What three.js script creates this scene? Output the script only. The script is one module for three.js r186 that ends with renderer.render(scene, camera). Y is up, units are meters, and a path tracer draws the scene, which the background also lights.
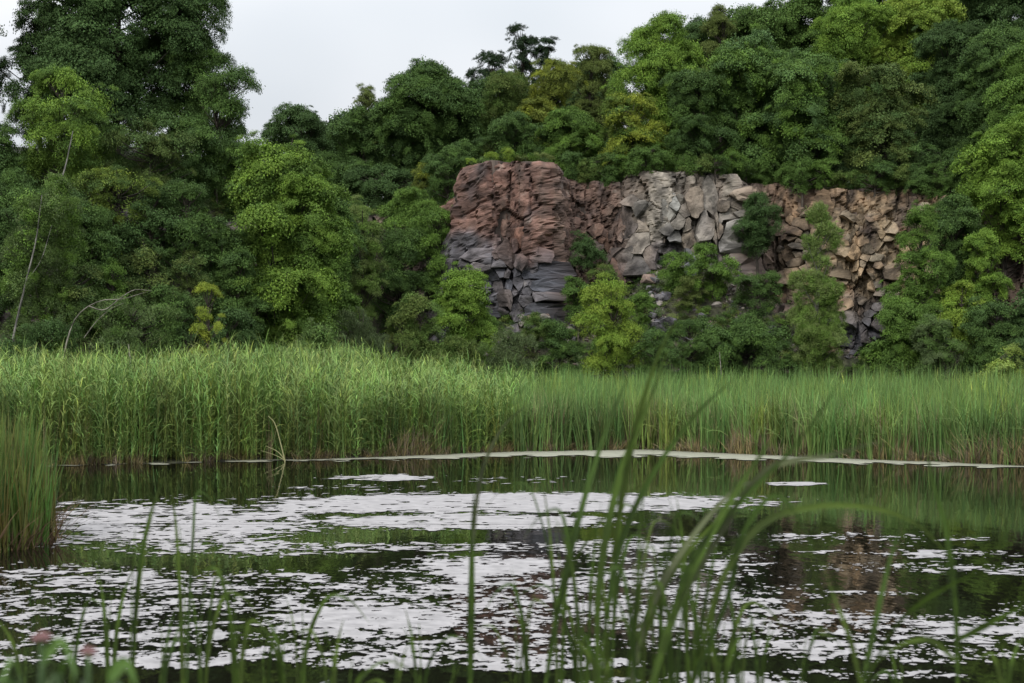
import * as THREE from 'three';
import { mergeGeometries } from 'three/addons/utils/BufferGeometryUtils.js';
import { ConvexGeometry } from 'three/addons/geometries/ConvexGeometry.js';
import { ImprovedNoise } from 'three/addons/math/ImprovedNoise.js';

// ------------------------------------------------------------------ camera, sky, sun, exposure
const W = 1024, HGT = 683, F = 1422, HOR = 379, EYE = 2.05;      // focal length in pixels, row of the horizon, eye height over the water
const scene = new THREE.Scene();
const camera = new THREE.PerspectiveCamera(2 * Math.atan(HGT / 2 / F) * 180 / Math.PI, W / HGT, 0.1, 3000);
camera.position.set(0, EYE, 0);
camera.lookAt(0, EYE, -100);
camera.setViewOffset(W, HGT, 0, -(HOR - HGT / 2), W, HGT);
camera.focus = 70;
camera.userData.fStop = 5.0;
camera.updateProjectionMatrix();

const renderer = new THREE.WebGLRenderer({ antialias: true });
renderer.setSize(W, HGT);
renderer.toneMapping = THREE.LinearToneMapping;
renderer.toneMappingExposure = 1.14;
renderer.outputColorSpace = THREE.SRGBColorSpace;
renderer.shadowMap.enabled = true;

const perlin = new ImprovedNoise();
const n3 = (x, y, z) => perlin.noise(x, y, z);
function fbm(x, y, z, o = 4) { let a = 0, s = 0.5, n = 0; for (let i = 0; i < o; i++) { a += s * n3(x, y, z); n += s; x = x * 2.03 + 7.1; y = y * 2.03 + 3.7; z = z * 2.03 + 1.9; s *= 0.5; } return a / n; }
const clamp = (x, a = 0, b = 1) => Math.min(b, Math.max(a, x));
const sstep = (a, b, x) => { const t = clamp((x - a) / (b - a)); return t * t * (3 - 2 * t); };
const lerp = (a, b, t) => a + (b - a) * t;
function rng(seed) { let a = seed >>> 0; return () => { a = (a + 0x6D2B79F5) | 0; let t = Math.imul(a ^ (a >>> 15), 1 | a); t = (t + Math.imul(t ^ (t >>> 7), 61 | t)) ^ t; return ((t ^ (t >>> 14)) >>> 0) / 4294967296; }; }
const V = (x, y, z) => new THREE.Vector3(x, y, z);

{ // overcast sky: thin bright cloud sheet with faint blue-grey streaks
  const w = 512, h = 256, d = new Float32Array(w * h * 4);
  for (let j = 0; j < h; j++) for (let i = 0; i < w; i++) {
    const el = ((j + 0.5) / h - 0.5) * Math.PI, az = (i + 0.5) / w * Math.PI * 2;
    const y = Math.sin(el), cx = Math.cos(el) * Math.cos(az), cz = Math.cos(el) * Math.sin(az);
    let L = [0.10, 0.105, 0.09];
    if (y > -0.02) {
      const yy = Math.max(y, 0.02);
      const k = 0.5 / (yy + 0.25);
      const c = fbm(cx * k * 2.6 + 4, cz * k * 2.6, 2.5, 5);
      const g = lerp(0.455, 2.1, Math.pow(yy, 0.95)) * (1 + 0.3 * c);
      const b = clamp(0.35 - c * 0.9 - yy * 0.4);
      L = [g * (0.985 - 0.14 * b), g * (0.995 - 0.06 * b), g * (1.025 + 0.0 * b)];
    }
    d.set([L[0], L[1], L[2], 1], (j * w + i) * 4);
  }
  const sky = new THREE.DataTexture(d, w, h, THREE.RGBAFormat, THREE.FloatType);
  sky.mapping = THREE.EquirectangularReflectionMapping; sky.magFilter = THREE.LinearFilter; sky.minFilter = THREE.LinearFilter; sky.wrapS = THREE.RepeatWrapping; sky.needsUpdate = true;
  scene.background = sky; scene.environment = sky;
}
const sun = new THREE.DirectionalLight(new THREE.Color(1, 0.955, 0.88), 1.5);
sun.position.set(-70, 110, 45); sun.target.position.set(0, 0, -70); scene.add(sun, sun.target);
sun.castShadow = true; sun.shadow.radius = 24; sun.shadow.mapSize.set(2048, 2048);
Object.assign(sun.shadow.camera, { left: -90, right: 90, top: 90, bottom: -90, near: 1, far: 400 });

// ------------------------------------------------------------------ helpers
const taken = new Map();
function numbered(name) { const n = taken.get(name) || 0; taken.set(name, n + 1); return n ? `${name}_${String(n).padStart(3, '0')}` : name; }
function tag(o, label, category, group, kind) { o.userData.label = label; o.userData.category = category; if (group) o.userData.group = group; if (kind) o.userData.kind = kind; return o; }
function shade(o) { o.traverse(c => { if (c.isMesh) { c.castShadow = true; c.receiveShadow = true; } }); return o; }
function mesh(name, geo, mat, parent) { const m = new THREE.Mesh(geo, mat); m.name = name; m.castShadow = m.receiveShadow = true; if (parent) parent.add(m); return m; }
const PX = (px, py, d) => V((px - W / 2) / F * d, EYE + (HOR - py) / F * d, -d);     // a pixel at a known depth
const col = (r, g, b) => new THREE.Color().setRGB(r, g, b);
class Geo {                                                       // positions, uv, colours collected triangle by triangle
  constructor() { this.p = []; this.u = []; this.c = []; this.i = []; }
  v(x, y, z, u = 0, w = 0, c = null) { this.p.push(x, y, z); this.u.push(u, w); if (c) this.c.push(c[0], c[1], c[2]); return this.p.length / 3 - 1; }
  tri(a, b, c) { this.i.push(a, b, c); }
  quad(a, b, c, d) { this.i.push(a, b, c, a, c, d); }
  build(flat) {
    let g = new THREE.BufferGeometry();
    g.setAttribute('position', new THREE.Float32BufferAttribute(this.p, 3)); g.setAttribute('uv', new THREE.Float32BufferAttribute(this.u, 2));
    if (this.c.length) g.setAttribute('color', new THREE.Float32BufferAttribute(this.c, 3));
    g.setIndex(this.i); if (flat) g = g.toNonIndexed(); g.computeVertexNormals(); return g;
  }
}
function noiseTexture(size, f, seed, srgb, lo = 0, hi = 1) {      // tileable grey noise on a wrapped lattice
  const d = new Uint8Array(size * size * 4), hash = (x, y, o) => { let h = (x * 374761393 + y * 668265263 + (o + seed) * 2147483647) | 0; h = Math.imul(h ^ (h >>> 13), 1274126177); return ((h ^ (h >>> 16)) >>> 0) / 4294967296; };
  for (let j = 0; j < size; j++) for (let i = 0; i < size; i++) {
    let s = 0, amp = 0.5, P = f, n = 0;
    for (let o = 0; o < 6; o++) {
      const x = i / size * P, y = j / size * P, ix = Math.floor(x), iy = Math.floor(y), u = x - ix, v = y - iy, a = u * u * (3 - 2 * u), b = v * v * (3 - 2 * v), x1 = (ix + 1) % P, y1 = (iy + 1) % P;
      s += amp * (lerp(lerp(hash(ix, iy, o), hash(x1, iy, o), a), lerp(hash(ix, y1, o), hash(x1, y1, o), a), b) - 0.5); n += amp; amp *= 0.6; P *= 2;
    }
    const v = clamp(lerp(lo, hi, 0.5 + s / n * 1.9)) * 255, k = (j * size + i) * 4; d[k] = d[k + 1] = d[k + 2] = v; d[k + 3] = 255;
  }
  const t = new THREE.DataTexture(d, size, size); t.wrapS = t.wrapT = THREE.RepeatWrapping; t.magFilter = THREE.LinearFilter; t.minFilter = THREE.LinearMipmapLinearFilter; t.generateMipmaps = true;
  if (srgb) t.colorSpace = THREE.SRGBColorSpace; t.needsUpdate = true; return t;
}
const rockBump = noiseTexture(512, 9, 3, false), rockTone = noiseTexture(512, 8, 11, true, 0.5, 1.1), soilTone = noiseTexture(512, 10, 5, true, 0.55, 1.1);
for (const t of [rockBump, rockTone]) t.repeat.set(0.21, 0.21);
soilTone.repeat.set(0.3, 0.3);
const M = {
  rock: new THREE.MeshStandardMaterial({ vertexColors: true, map: rockTone, bumpMap: rockBump, bumpScale: 0.10, roughness: 0.92 }),
  soil: new THREE.MeshStandardMaterial({ vertexColors: true, map: soilTone, bumpMap: rockBump, bumpScale: 0.05, roughness: 1 }),
  bark: new THREE.MeshStandardMaterial({ color: col(0.085, 0.07, 0.055), map: soilTone, roughness: 0.95 }),
  birch: new THREE.MeshStandardMaterial({ color: col(0.22, 0.21, 0.19), map: rockTone, roughness: 0.8 }),
  dead: new THREE.MeshStandardMaterial({ color: col(0.26, 0.24, 0.20), map: rockTone, roughness: 0.9 }),
  leaf: new THREE.MeshPhysicalMaterial({ color: 0xffffff, roughness: 0.8, side: THREE.DoubleSide, specularIntensity: 0.4 }),
  reed: new THREE.MeshPhysicalMaterial({ color: 0xffffff, roughness: 0.75, side: THREE.DoubleSide, specularIntensity: 0.5 }),
  straw: new THREE.MeshStandardMaterial({ color: 0xffffff, roughness: 0.95, side: THREE.DoubleSide }),
};

// ------------------------------------------------------------------ terrain
function piece(table, x, k = 1) {                                 // piecewise linear lookup
  if (x <= table[0][0]) return table[0][k];
  for (let i = 1; i < table.length; i++) if (x < table[i][0]) { const t = (x - table[i - 1][0]) / (table[i][0] - table[i - 1][0]); return lerp(table[i - 1][k], table[i][k], t); }
  return table[table.length - 1][k];
}
//            x     edge z  top y  foot y
const WALL = [[-90, -60, 10, 5], [-34, -64, 10.5, 5], [-20, -66, 10.5, 4.0], [-15.2, -68, 9.5, 3.0], [-14.2, -76, 10.5, 3], [-13.4, -94, 13, 5], [-12, -106, 14, 6], [-8, -108, 14.8, 7], [-4.8, -104, 14.6, 6.5],
  [-3.6, -97.5, 14.2, 6.2], [-2.7, -96, 16.2, 6.2], [-1.6, -95.6, 16.8, 6.4], [2.3, -95.6, 16.6, 7], [3.1, -99.2, 16.0, 9], [8, -99.8, 15.8, 9.8], [9.2, -98.4, 16.4, 10.2], [15.2, -98, 16.2, 10.4],
  [16, -99.6, 15.8, 9], [19, -99.4, 15.6, 7.5], [20.5, -98, 15.2, 4.8], [29, -96.5, 14.9, 4.8], [31, -95, 14.2, 6], [36, -91, 13.2, 7], [44, -84, 12.6, 7], [90, -76, 12.6, 6]];
const SHORE = [[-60, -14], [-22, -25], [-14, -31.5], [-10.5, -33.9], [-5.4, -36], [0.2, -40], [3.7, -41.2], [7.6, -37.4], [12.1, -33.5], [18, -28.5], [60, -12]];
const shoreZ = x => piece(SHORE, x) + 0.5 * n3(x * 0.35, 4.2, 0) + 0.25 * n3(x * 1.3, 1.2, 0);
const bankZ = x => -3.7 + 0.4 * n3(x * 0.5, 9, 0);
function H(x, z) {
  const e = piece(WALL, x, 1) + 0.6 * n3(x * 0.4, 2, 7), top = piece(WALL, x, 2), foot = piece(WALL, x, 3), s = z - e;
  const rough = 0.35 * fbm(x * 0.25, z * 0.25, 3, 4) + 0.1 * n3(x * 1.1, z * 1.1, 8);
  if (s < 0) return top + lerp(Math.min(-s, 60) * 0.05, Math.min(-s, 14) * 0.32, sstep(-12, -16, x)) + rough;
  if (s < 1.2) return lerp(top, foot, sstep(0, 1.2, s)) + rough * 0.3;
  const talus = foot - (s - 1.2) * 0.78 + rough * 1.4;
  const zs = shoreZ(x), zb = bankZ(x);
  let low;
  const din = Math.min(z - zs, zb - z);                            // metres into the pond from its nearer edge
  if (din > 0) low = Math.max(-1.3, -0.02 - 0.16 * din);
  else if (z <= zs) low = Math.min(1.0, 0.03 + 0.03 * (zs - z)) + 0.15 * rough;
  else low = Math.min(0.42, 0.02 + 0.22 * (z - zb)) + 0.06 * rough;
  return talus > low ? Math.max(low, talus) : low;
}
function axis(parts) { const a = []; for (const [from, to, step] of parts) for (let v = from; v < to - 1e-6; v += step) a.push(v); a.push(parts[parts.length - 1][1]); return a; }
{
  const xs = axis([[-420, -90, 30], [-90, -42, 4], [-42, -12, 0.8], [-12, 38, 0.5], [38, 90, 4], [90, 420, 30]]), zs = axis([[-620, -170, 30], [-170, -114, 4], [-114, -64, 0.5], [-64, -44, 1.5], [-44, -2, 0.7], [-2, 12, 2], [12, 120, 18]]);
  const g = new Geo();
  for (const z of zs) for (const x of xs) {
    const y = H(x, z), e = 0.4;
    const slope = Math.abs(H(x + e, z) - H(x - e, z)) + Math.abs(H(x, z + e) - H(x, z - e));
    const m = 0.5 + 0.5 * fbm(x * 0.5, z * 0.5, 1, 3), r = sstep(1.2, 2.6, slope);
    const c = [lerp(lerp(0.085, 0.045, m), 0.13, r), lerp(lerp(0.068, 0.068, m), 0.10, r), lerp(lerp(0.048, 0.026, m), 0.085, r)];
    g.v(x, y, z, x, z, y < -0.01 ? [0.02, 0.018, 0.012] : c);
  }
  const n = xs.length;
  for (let j = 0; j + 1 < zs.length; j++) for (let i = 0; i + 1 < n; i++) g.quad(j * n + i, (j + 1) * n + i, (j + 1) * n + i + 1, j * n + i + 1);
  const o = mesh('ground', g.build(), M.soil, scene); tag(o, 'earth and rubble ground around the pond and quarry', 'ground', null, 'structure');
}
// water: still, dark, faintly rippled
{
  const t = noiseTexture(512, 4, 21, false); t.repeat.set(0.25, 0.12);
  const m = new THREE.MeshPhysicalMaterial({ color: col(0.006, 0.006, 0.004), roughness: 0.02, ior: 1.33, specularIntensity: 1, bumpMap: t, bumpScale: 0.003 });
  const g = new Geo(); g.v(-60, 0, 2, -60, -2); g.v(60, 0, 2, 60, -2); g.v(60, 0, -46, 60, 46); g.v(-60, 0, -46, -60, 46); g.quad(0, 1, 2, 3);
  tag(mesh('water', g.build(), m, scene), 'still dark pond water mirroring reeds and cliff', 'water', null, 'structure');
}

// ------------------------------------------------------------------ rock faces
// the wall line by arc length
const LINE = [];
{
  const step = 0.1; let s = 0, prev = null;
  for (let k = 1; k < WALL.length - 1; k++) {
    const a = WALL[k], b = WALL[k + 1] || a; if (k + 1 >= WALL.length) break;
    const L = Math.hypot(b[0] - a[0], b[1] - a[1]), n = Math.ceil(L / step);
    for (let i = 0; i < n; i++) { const x = lerp(a[0], b[0], i / n), z = lerp(a[1], b[1], i / n) + 0.6 * n3(x * 0.4, 2, 7); if (prev) s += Math.hypot(x - prev.x, z - prev.z); prev = { x, z, s }; LINE.push(prev); }
  }
  for (let i = 0; i < LINE.length; i++) { const a = LINE[Math.max(0, i - 7)], b = LINE[Math.min(LINE.length - 1, i + 7)]; const l = Math.hypot(b.x - a.x, b.z - a.z) || 1; LINE[i].nx = -(b.z - a.z) / l; LINE[i].nz = (b.x - a.x) / l; }
}
function at(s) { let lo = 0, hi = LINE.length - 1; while (hi - lo > 1) { const m = (lo + hi) >> 1; if (LINE[m].s <= s) lo = m; else hi = m; } return LINE[lo]; }
function sOf(x) { let b = LINE[0]; for (const p of LINE) if (Math.abs(p.x - x) < Math.abs(b.x - x)) b = p; return b.s; }
function wallPoint(s, y, off) {
  const p = at(s), top = piece(WALL, p.x, 2), foot = piece(WALL, p.x, 3), t = clamp((y - foot) / (top - foot), -0.5, 1);
  const o = off + 0.35 + 1.1 * (1 - t);
  return V(p.x + p.nx * o, y, p.z + p.nz * o);
}
const SROCK = { red: [0.215, 0.122, 0.095], purple: [0.145, 0.138, 0.152], pale: [0.335, 0.298, 0.248], tan: [0.375, 0.285, 0.182], brown: [0.165, 0.118, 0.092], orange: [0.30, 0.165, 0.092], dark: [0.070, 0.066, 0.072] };
const mix3 = (a, b, t) => [lerp(a[0], b[0], t), lerp(a[1], b[1], t), lerp(a[2], b[2], t)];
function rockColor(x, y, z) {
  const w = n3(x * 0.5, y * 0.5, 3) * 1.6 + n3(x * 1.6, y * 1.1, 13) * 0.8;
  let c = SROCK.brown;
  c = mix3(c, SROCK.purple, 0.6 * sstep(-12, -15, x));
  const prom = sstep(-7, -5, x) * sstep(3.4, 2.4, x);
  c = mix3(c, mix3(SROCK.purple, SROCK.red, sstep(9.6, 11.8, y + w + 0.25 * x)), prom);
  c = mix3(c, mix3(SROCK.brown, SROCK.red, 0.5), sstep(2.6, 3.4, x) * sstep(8.5, 7, x));
  c = mix3(c, mix3(SROCK.purple, SROCK.pale, sstep(9.5, 11.5, y + w)), sstep(6.8, 10, x + w * 0.9) * sstep(17.5, 14, x + w * 0.9));
  c = mix3(c, mix3(SROCK.purple, SROCK.tan, sstep(5.5, 8.5, y + w)), sstep(17, 22, x + w * 0.9) * sstep(31, 28, x + w * 0.6));
  const o = sstep(0.12, 0.42, fbm(x * 0.45 + 9, y * 0.45, z * 0.2, 3)) * sstep(18, 20, x) + 0.5 * sstep(13.2, 14.2, y + w * 0.4) * sstep(17, 19, x);
  c = mix3(c, SROCK.orange, clamp(o) * 0.75);
  c = mix3(c, SROCK.dark, 0.65 * sstep(0.08, 0.4, fbm(x * 0.8, y * 0.35 + 5, z * 0.3, 4)));
  c = mix3(c, [0.42, 0.38, 0.33], 0.35 * sstep(0.25, 0.5, fbm(x * 1.7 + 3, y * 1.3, z, 3)));
  c = mix3(c, SROCK.brown, 0.55 * sstep(0.0, 0.4, fbm(x * 1.1 + 30, y * 0.18, 7, 4)));      // rusty streaks run down the face
  const k = 1 + 0.5 * fbm(x * 2.6, y * 2.1, z * 1.3, 3);
  return [c[0] * k, c[1] * k, c[2] * k];
}
const cell = (x, y) => { const h = Math.sin(x * 127.1 + y * 311.7) * 43758.5453; return h - Math.floor(h); };
function worley(x, y) { // [nearest, second, id]
  const ix = Math.floor(x), iy = Math.floor(y); let a = 9, b = 9, id = 0;
  for (let j = -1; j < 2; j++) for (let i = -1; i < 2; i++) { const cx = ix + i, cy = iy + j, dx = cx + cell(cx, cy) - x, dy = cy + cell(cx + 57, cy + 13) - y, d = Math.hypot(dx, dy); if (d < a) { b = a; a = d; id = cell(cx + 3, cy + 91); } else if (d < b) b = d; }
  return [a, b, id];
}
function facet(x, y, tilt) {   // each Voronoi cell is a tilted plane with its own step: broken rock
  const ix = Math.floor(x), iy = Math.floor(y); let a = 9, b = 9, ca = 0, cb = 0, dxa = 0, dya = 0;
  for (let j = -1; j < 2; j++) for (let i = -1; i < 2; i++) { const cx = ix + i, cy = iy + j, dx = x - cx - cell(cx, cy), dy = y - cy - cell(cx + 57, cy + 13), d = Math.hypot(dx, dy); if (d < a) { b = a; a = d; ca = cx; cb = cy; dxa = dx; dya = dy; } else if (d < b) b = d; }
  return [(cell(ca + 3, cb + 91) - 0.5) + tilt * (dxa * (cell(ca + 31, cb) - 0.5) + dya * 0.6 * (cell(ca, cb + 77) - 0.5)), b - a];
}
function wallRelief(s, y, x) {
  const ws = s + 0.35 * n3(s * 0.8, y * 0.8, 1) + 0.1 * n3(s * 3, y * 3, 2), wy = y + 0.35 * n3(s * 0.8, y * 0.8, 9) + 0.1 * n3(s * 3, y * 3, 5);
  const f1 = facet(ws * 0.6, wy * 0.22, 2.2), f2 = facet(ws * 1.4 + 7, wy * 0.5, 2.0), f3 = facet(ws * 3.0 + 3, wy * 1.5, 2.0);
  return 0.75 * f1[0] - 0.30 * sstep(0.07, 0, f1[1]) + 0.38 * f2[0] - 0.16 * sstep(0.08, 0, f2[1]) + 0.15 * f3[0] - 0.06 * sstep(0.1, 0, f3[1]) + 0.12 * fbm(s * 1.4, y * 1.1, 4, 4) + 0.2 * n3(s * 0.5, y * 0.1, 5) + 0.55;
}
const cliff = new THREE.Group(); cliff.name = 'cliff'; scene.add(cliff);
tag(cliff, 'tall quarry rock wall of red, grey and tan stone behind the reeds', 'cliff', null, 'structure');
function face(name, s0, s1, ds, dy, parent) {
  const g = new Geo(), ny = Math.round(15 / dy), nx = Math.round((s1 - s0) / ds);
  for (let i = 0; i <= nx; i++) for (let j = 0; j <= ny; j++) {
    const s = s0 + i * ds, p = at(s), top = piece(WALL, p.x, 2) + 0.25 * n3(s * 0.8, 3, 2), foot = piece(WALL, p.x, 3) - 2.2, y = lerp(foot, top, j / ny);
    const back = j === ny ? -1.2 : 0, q = wallPoint(s, y, wallRelief(s, y, p.x) + back - 0.25 * sstep(0.94, 1, j / ny));
    g.v(q.x, q.y, q.z, s, y, rockColor(q.x, y, q.z));
  }
  for (let i = 0; i < nx; i++) for (let j = 0; j < ny; j++) { const a = i * (ny + 1) + j; g.quad(a, a + ny + 1, a + ny + 2, a + 1); }
  return mesh(name, g.build(true), M.rock, parent);
}
face('rock_face', sOf(-10.5), sOf(40), 0.14, 0.14, cliff);
const bluff = new THREE.Group(); bluff.name = 'rock_bluff'; scene.add(bluff);
tag(bluff, 'dark purplish rock bluff half hidden by the tall trees beside the reeds', 'bluff', null, 'structure');
face('rock_face', sOf(-33), sOf(-14.5), 0.3, 0.25, bluff);

// fractured blocks: Voronoi cells of a patch of the wall, each a bevelled, tilted block
function polyClip(poly, mx, my, nx, ny) { const out = []; for (let i = 0; i < poly.length; i++) { const a = poly[i], b = poly[(i + 1) % poly.length], da = (a[0] - mx) * nx + (a[1] - my) * ny, db = (b[0] - mx) * nx + (b[1] - my) * ny; if (da <= 0) out.push(a); if ((da < 0 && db > 0) || (da > 0 && db < 0)) { const t = da / (da - db); out.push([lerp(a[0], b[0], t), lerp(a[1], b[1], t)]); } } return out; }
function blocks(s0, s1, y0, y1, size, asp, tilt, proud, seed, inside, parent = cliff) {
  const R = rng(seed), pts = []; let tries = 0;
  const warp = (s, y) => [s + 0.2 * n3(s * 0.7, y * 0.5, 14) + 0.12 * n3(s * 2.2, y * 2.2, 4), y + 0.2 * n3(s * 0.6, y * 0.6, 24) + 0.12 * n3(s * 2.3, y * 2.1, 8)];
  while (tries++ < 5000) { const s = lerp(s0, s1, R()), y = lerp(y0, y1, R()), k = size * (0.36 + 1.1 * Math.pow(R(), 1.8)) * (1 + 0.4 * n3(s * 0.5, y * 0.5, 40)); if (pts.every(p => Math.hypot(p[0] - s, (p[1] - y) / asp) > (k + p[2]) * 0.5)) pts.push([s, y, k]); }
  for (const p of pts) {
    if (!inside(p[0], p[1]) || R() < 0.08) continue;
    const r = p[2] * 1.3; let poly = [[-r, -r * asp], [r, -r * asp], [r, r * asp], [-r, r * asp]].map(q => [p[0] + q[0], p[1] + q[1]]);
    for (const q of pts) if (q !== p) { const dx = q[0] - p[0], dy = (q[1] - p[1]) / (asp * asp); if (Math.abs(q[0] - p[0]) + Math.abs(q[1] - p[1]) < 6) { const t = p[2] / (p[2] + q[2]); poly = polyClip(poly, lerp(p[0], q[0], t), lerp(p[1], q[1], t), dx, dy); } }
    if (poly.length < 3) continue;
    const ring = []; for (let i = 0; i < poly.length; i++) { const a = poly[i], b = poly[(i + 1) % poly.length], l = Math.hypot(a[0] - b[0], a[1] - b[1]); if (l < 0.15) continue; ring.push(a); if (l > 0.55) ring.push([lerp(a[0], b[0], 0.3 + 0.4 * R()) + (R() - 0.5) * 0.2 * l, lerp(a[1], b[1], 0.3 + 0.4 * R()) + (R() - 0.5) * 0.2 * l]); }
    if (ring.length < 3) continue;
    const g = new Geo(), n = ring.length, ts = (R() - 0.5) * tilt * 2, ty = (R() - 0.7) * tilt * 1.6, base = proud + (R() - 0.5) * 0.75 + 0.6 * n3(p[0] * 0.35, p[1] * 0.35, 2), bev = 0.84 + R() * 0.12, turn = (R() - 0.5) * 0.4, cs = (R() - 0.5) * 0.7, cy = (R() - 0.5) * 0.7;
    const tone = 0.68 + R() * 0.5, hueR = 1 + (R() - 0.5) * 0.2, ctr = wallPoint(p[0], p[1], 0), bc = rockColor(ctr.x, ctr.y, ctr.z + p[2] * 3);
    const layer = (scale, off, jit, sh = 0) => ring.map(q => {
      let ds = (q[0] - p[0]) * scale + cs * sh * p[2] * 0.5, dy = (q[1] - p[1]) * scale + cy * sh * p[2] * 0.5; const c = Math.cos(turn), sn = Math.sin(turn); [ds, dy] = [ds * c - dy * sn, ds * sn + dy * c];
      let [ws, wy] = warp(p[0] + ds, p[1] + dy); wy = Math.min(wy, piece(WALL, at(ws).x, 2) - 0.15 + 0.3 * n3(ws, 2, 2)); const w = wallPoint(ws, wy, base + off + (off > -0.5 ? clamp(ds * ts + dy * ty, -0.7, 0.7) : 0) + (R() - 0.5) * jit);
      const v = 1 + 0.55 * fbm(w.x * 1.9, w.y * 1.9, w.z, 3), cc = mix3(bc, rockColor(w.x, w.y, w.z), 0.5);
      return g.v(w.x, w.y, w.z, ws + w.z, wy, [cc[0] * tone * v * hueR, cc[1] * tone * v, cc[2] * tone * v / hueR]);
    });
    const a = layer(1.02, -1.3, 0), b = layer(1.0, -0.04, 0.16), c = layer(0.9 + 0.08 * R(), 0.12 + 0.08 * R(), 0.07, 0.2), d = layer(0.4, 0.16 + 0.08 * R(), 0.05, 0.8);
    for (const [l, m] of [[a, b], [b, c], [c, d]]) for (let i = 0; i < n; i++) g.quad(l[i], l[(i + 1) % n], m[(i + 1) % n], m[i]);
    for (let i = 1; i + 1 < n; i++) g.tri(d[0], d[i], d[i + 1]);
    mesh(numbered('rock_block'), g.build(true), M.rock, parent);
  }
}
const sA = sOf(-3.3), sB = sOf(1.7), sC = sOf(9.2), sD = sOf(15.1), sE = sOf(20.4), sF = sOf(29.3);
blocks(sA - 0.6, sB, 5.4, 11.2, 1.1, 1.15, 0.5, 0.8, 31, (s, y) => y < 10.4 + 0.9 * n3(s * 0.5, 1, 1) - 0.28 * (sB - s) + 1.1);
blocks(sOf(4.6), sOf(9), 9.2, 13.6, 1.05, 1.2, 0.5, 0.75, 32, (s, y) => y < 12.6 + 1.0 * n3(s * 0.6, 4, 1));
blocks(sC - 0.7, sD + 0.3, 10.0, 15.6, 1.15, 1.7, 0.3, 0.8, 33, (s, y) => y < 14.6 + n3(s * 0.8, 3, 3));
blocks(sE - 1.2, sF, 4.8, 14.2, 1.0, 1.0, 0.8, 0.85, 34, (s, y) => n3(s * 0.35, y * 0.35, 8) < 0.36 && y < 13.7 + n3(s * 0.8, 7, 3));
blocks(sOf(16), sOf(19.5), 8.5, 13.8, 1.1, 1.2, 0.6, 0.6, 35, (s, y) => n3(s * 0.5, y * 0.5, 3) > 0.05);
blocks(sOf(-21), sOf(-15.3), 3.0, 9.5, 1.6, 1.2, 0.6, 0.8, 36, (s, y) => n3(s * 0.4, y * 0.4, 3) > -0.1, bluff);

// loose boulders on the talus
{
  const R = rng(77), shapes = [];
  for (let k = 0; k < 9; k++) {
    const pts = []; for (let i = 0; i < 17; i++) { const d = V(R() * 2 - 1, R() * 2 - 1, R() * 2 - 1).normalize().multiplyScalar(0.42 + 0.16 * R()); pts.push(V(d.x * (0.9 + 0.5 * (k % 3) / 2), d.y * 0.72, d.z)); }
    const g = new ConvexGeometry(pts), P = g.attributes.position, uv = [], c = [];
    const t = [[0.20, 0.19, 0.20], [0.13, 0.125, 0.14], [0.30, 0.27, 0.24], [0.22, 0.16, 0.13]][k % 4];
    for (let i = 0; i < P.count; i++) { uv.push(P.getX(i) + P.getZ(i) * 0.6, P.getY(i) + P.getZ(i) * 0.3); const w = 1 + 0.5 * n3(P.getX(i) * 5, P.getY(i) * 5, P.getZ(i) * 5 + k); c.push(t[0] * w, t[1] * w, t[2] * w); }
    g.setAttribute('uv', new THREE.Float32BufferAttribute(uv, 2)); g.setAttribute('color', new THREE.Float32BufferAttribute(c, 3)); shapes.push(g);
  }
  const spots = [[515, 300, 22, 12], [545, 318, 14, 6], [525, 330, 18, 8], [560, 340, 14, 8], [565, 285, 14, 6], [655, 275, 12, 14], [655, 300, 12, 12], [660, 325, 12, 8], [690, 345, 14, 8], [705, 330, 10, 5], [770, 335, 14, 10], [780, 300, 8, 4], [718, 300, 10, 4], [745, 262, 14, 5], [840, 320, 12, 8], [855, 345, 14, 6], [905, 335, 10, 4]];
  for (const [px, py, spread, n] of spots) for (let i = 0; i < n; i++) {
    // where the ray through the pixel meets the slope
    const qx = px + (R() + R() - 1) * spread, qy = py + (R() + R() - 1) * 16; let hit = null;
    for (let d = 74; d < 102; d += 0.25) { const p = PX(qx, qy, d); if (p.y < H(p.x, p.z)) { hit = p; break; } }
    const k = Math.floor(R() * shapes.length), size = 0.45 + 1.25 * R() * R() * R() + 0.25 * R(), ry = R() * 6.28, rx = (R() - 0.5) * 0.8;
    if (!hit || hit.z < -100.5) continue;
    const m = mesh(numbered('boulder'), shapes[k], M.rock, scene);
    m.position.set(hit.x, H(hit.x, hit.z) + size * 0.12, hit.z); m.scale.setScalar(size); m.rotation.set(rx, ry, (R() - 0.5) * 0.6);
    const sz = size > 1.1 ? 'large' : 'small', tn = ['grey', 'dark grey', 'pale', 'reddish brown'][k % 4];
    tag(m, `${sz} ${tn} angular boulder lying on the rubble slope below the rock wall`, 'boulder', `${sz} ${tn} boulders on the slope`);
  }
}

// ------------------------------------------------------------------ trees and shrubs
// a leafy twig: many small folded leaves
function leafGeo(g, p, dir, up, len, wid, c) {
  const side = new THREE.Vector3().crossVectors(dir, up).normalize(), nrm = new THREE.Vector3().crossVectors(side, dir).normalize();
  const m = p.clone().addScaledVector(dir, len * 0.45), t = p.clone().addScaledVector(dir, len).addScaledVector(nrm, -len * 0.16);
  const l = m.clone().addScaledVector(side, wid * 0.5).addScaledVector(nrm, wid * 0.14), r = m.clone().addScaledVector(side, -wid * 0.5).addScaledVector(nrm, wid * 0.14);
  const a = g.v(p.x, p.y, p.z, 0, 0, c), b = g.v(r.x, r.y, r.z, 1, 0, c), d = g.v(t.x, t.y, t.z, 1, 1, c), e = g.v(l.x, l.y, l.z, 0, 1, c); g.tri(a, b, d); g.tri(a, d, e);
}
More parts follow.
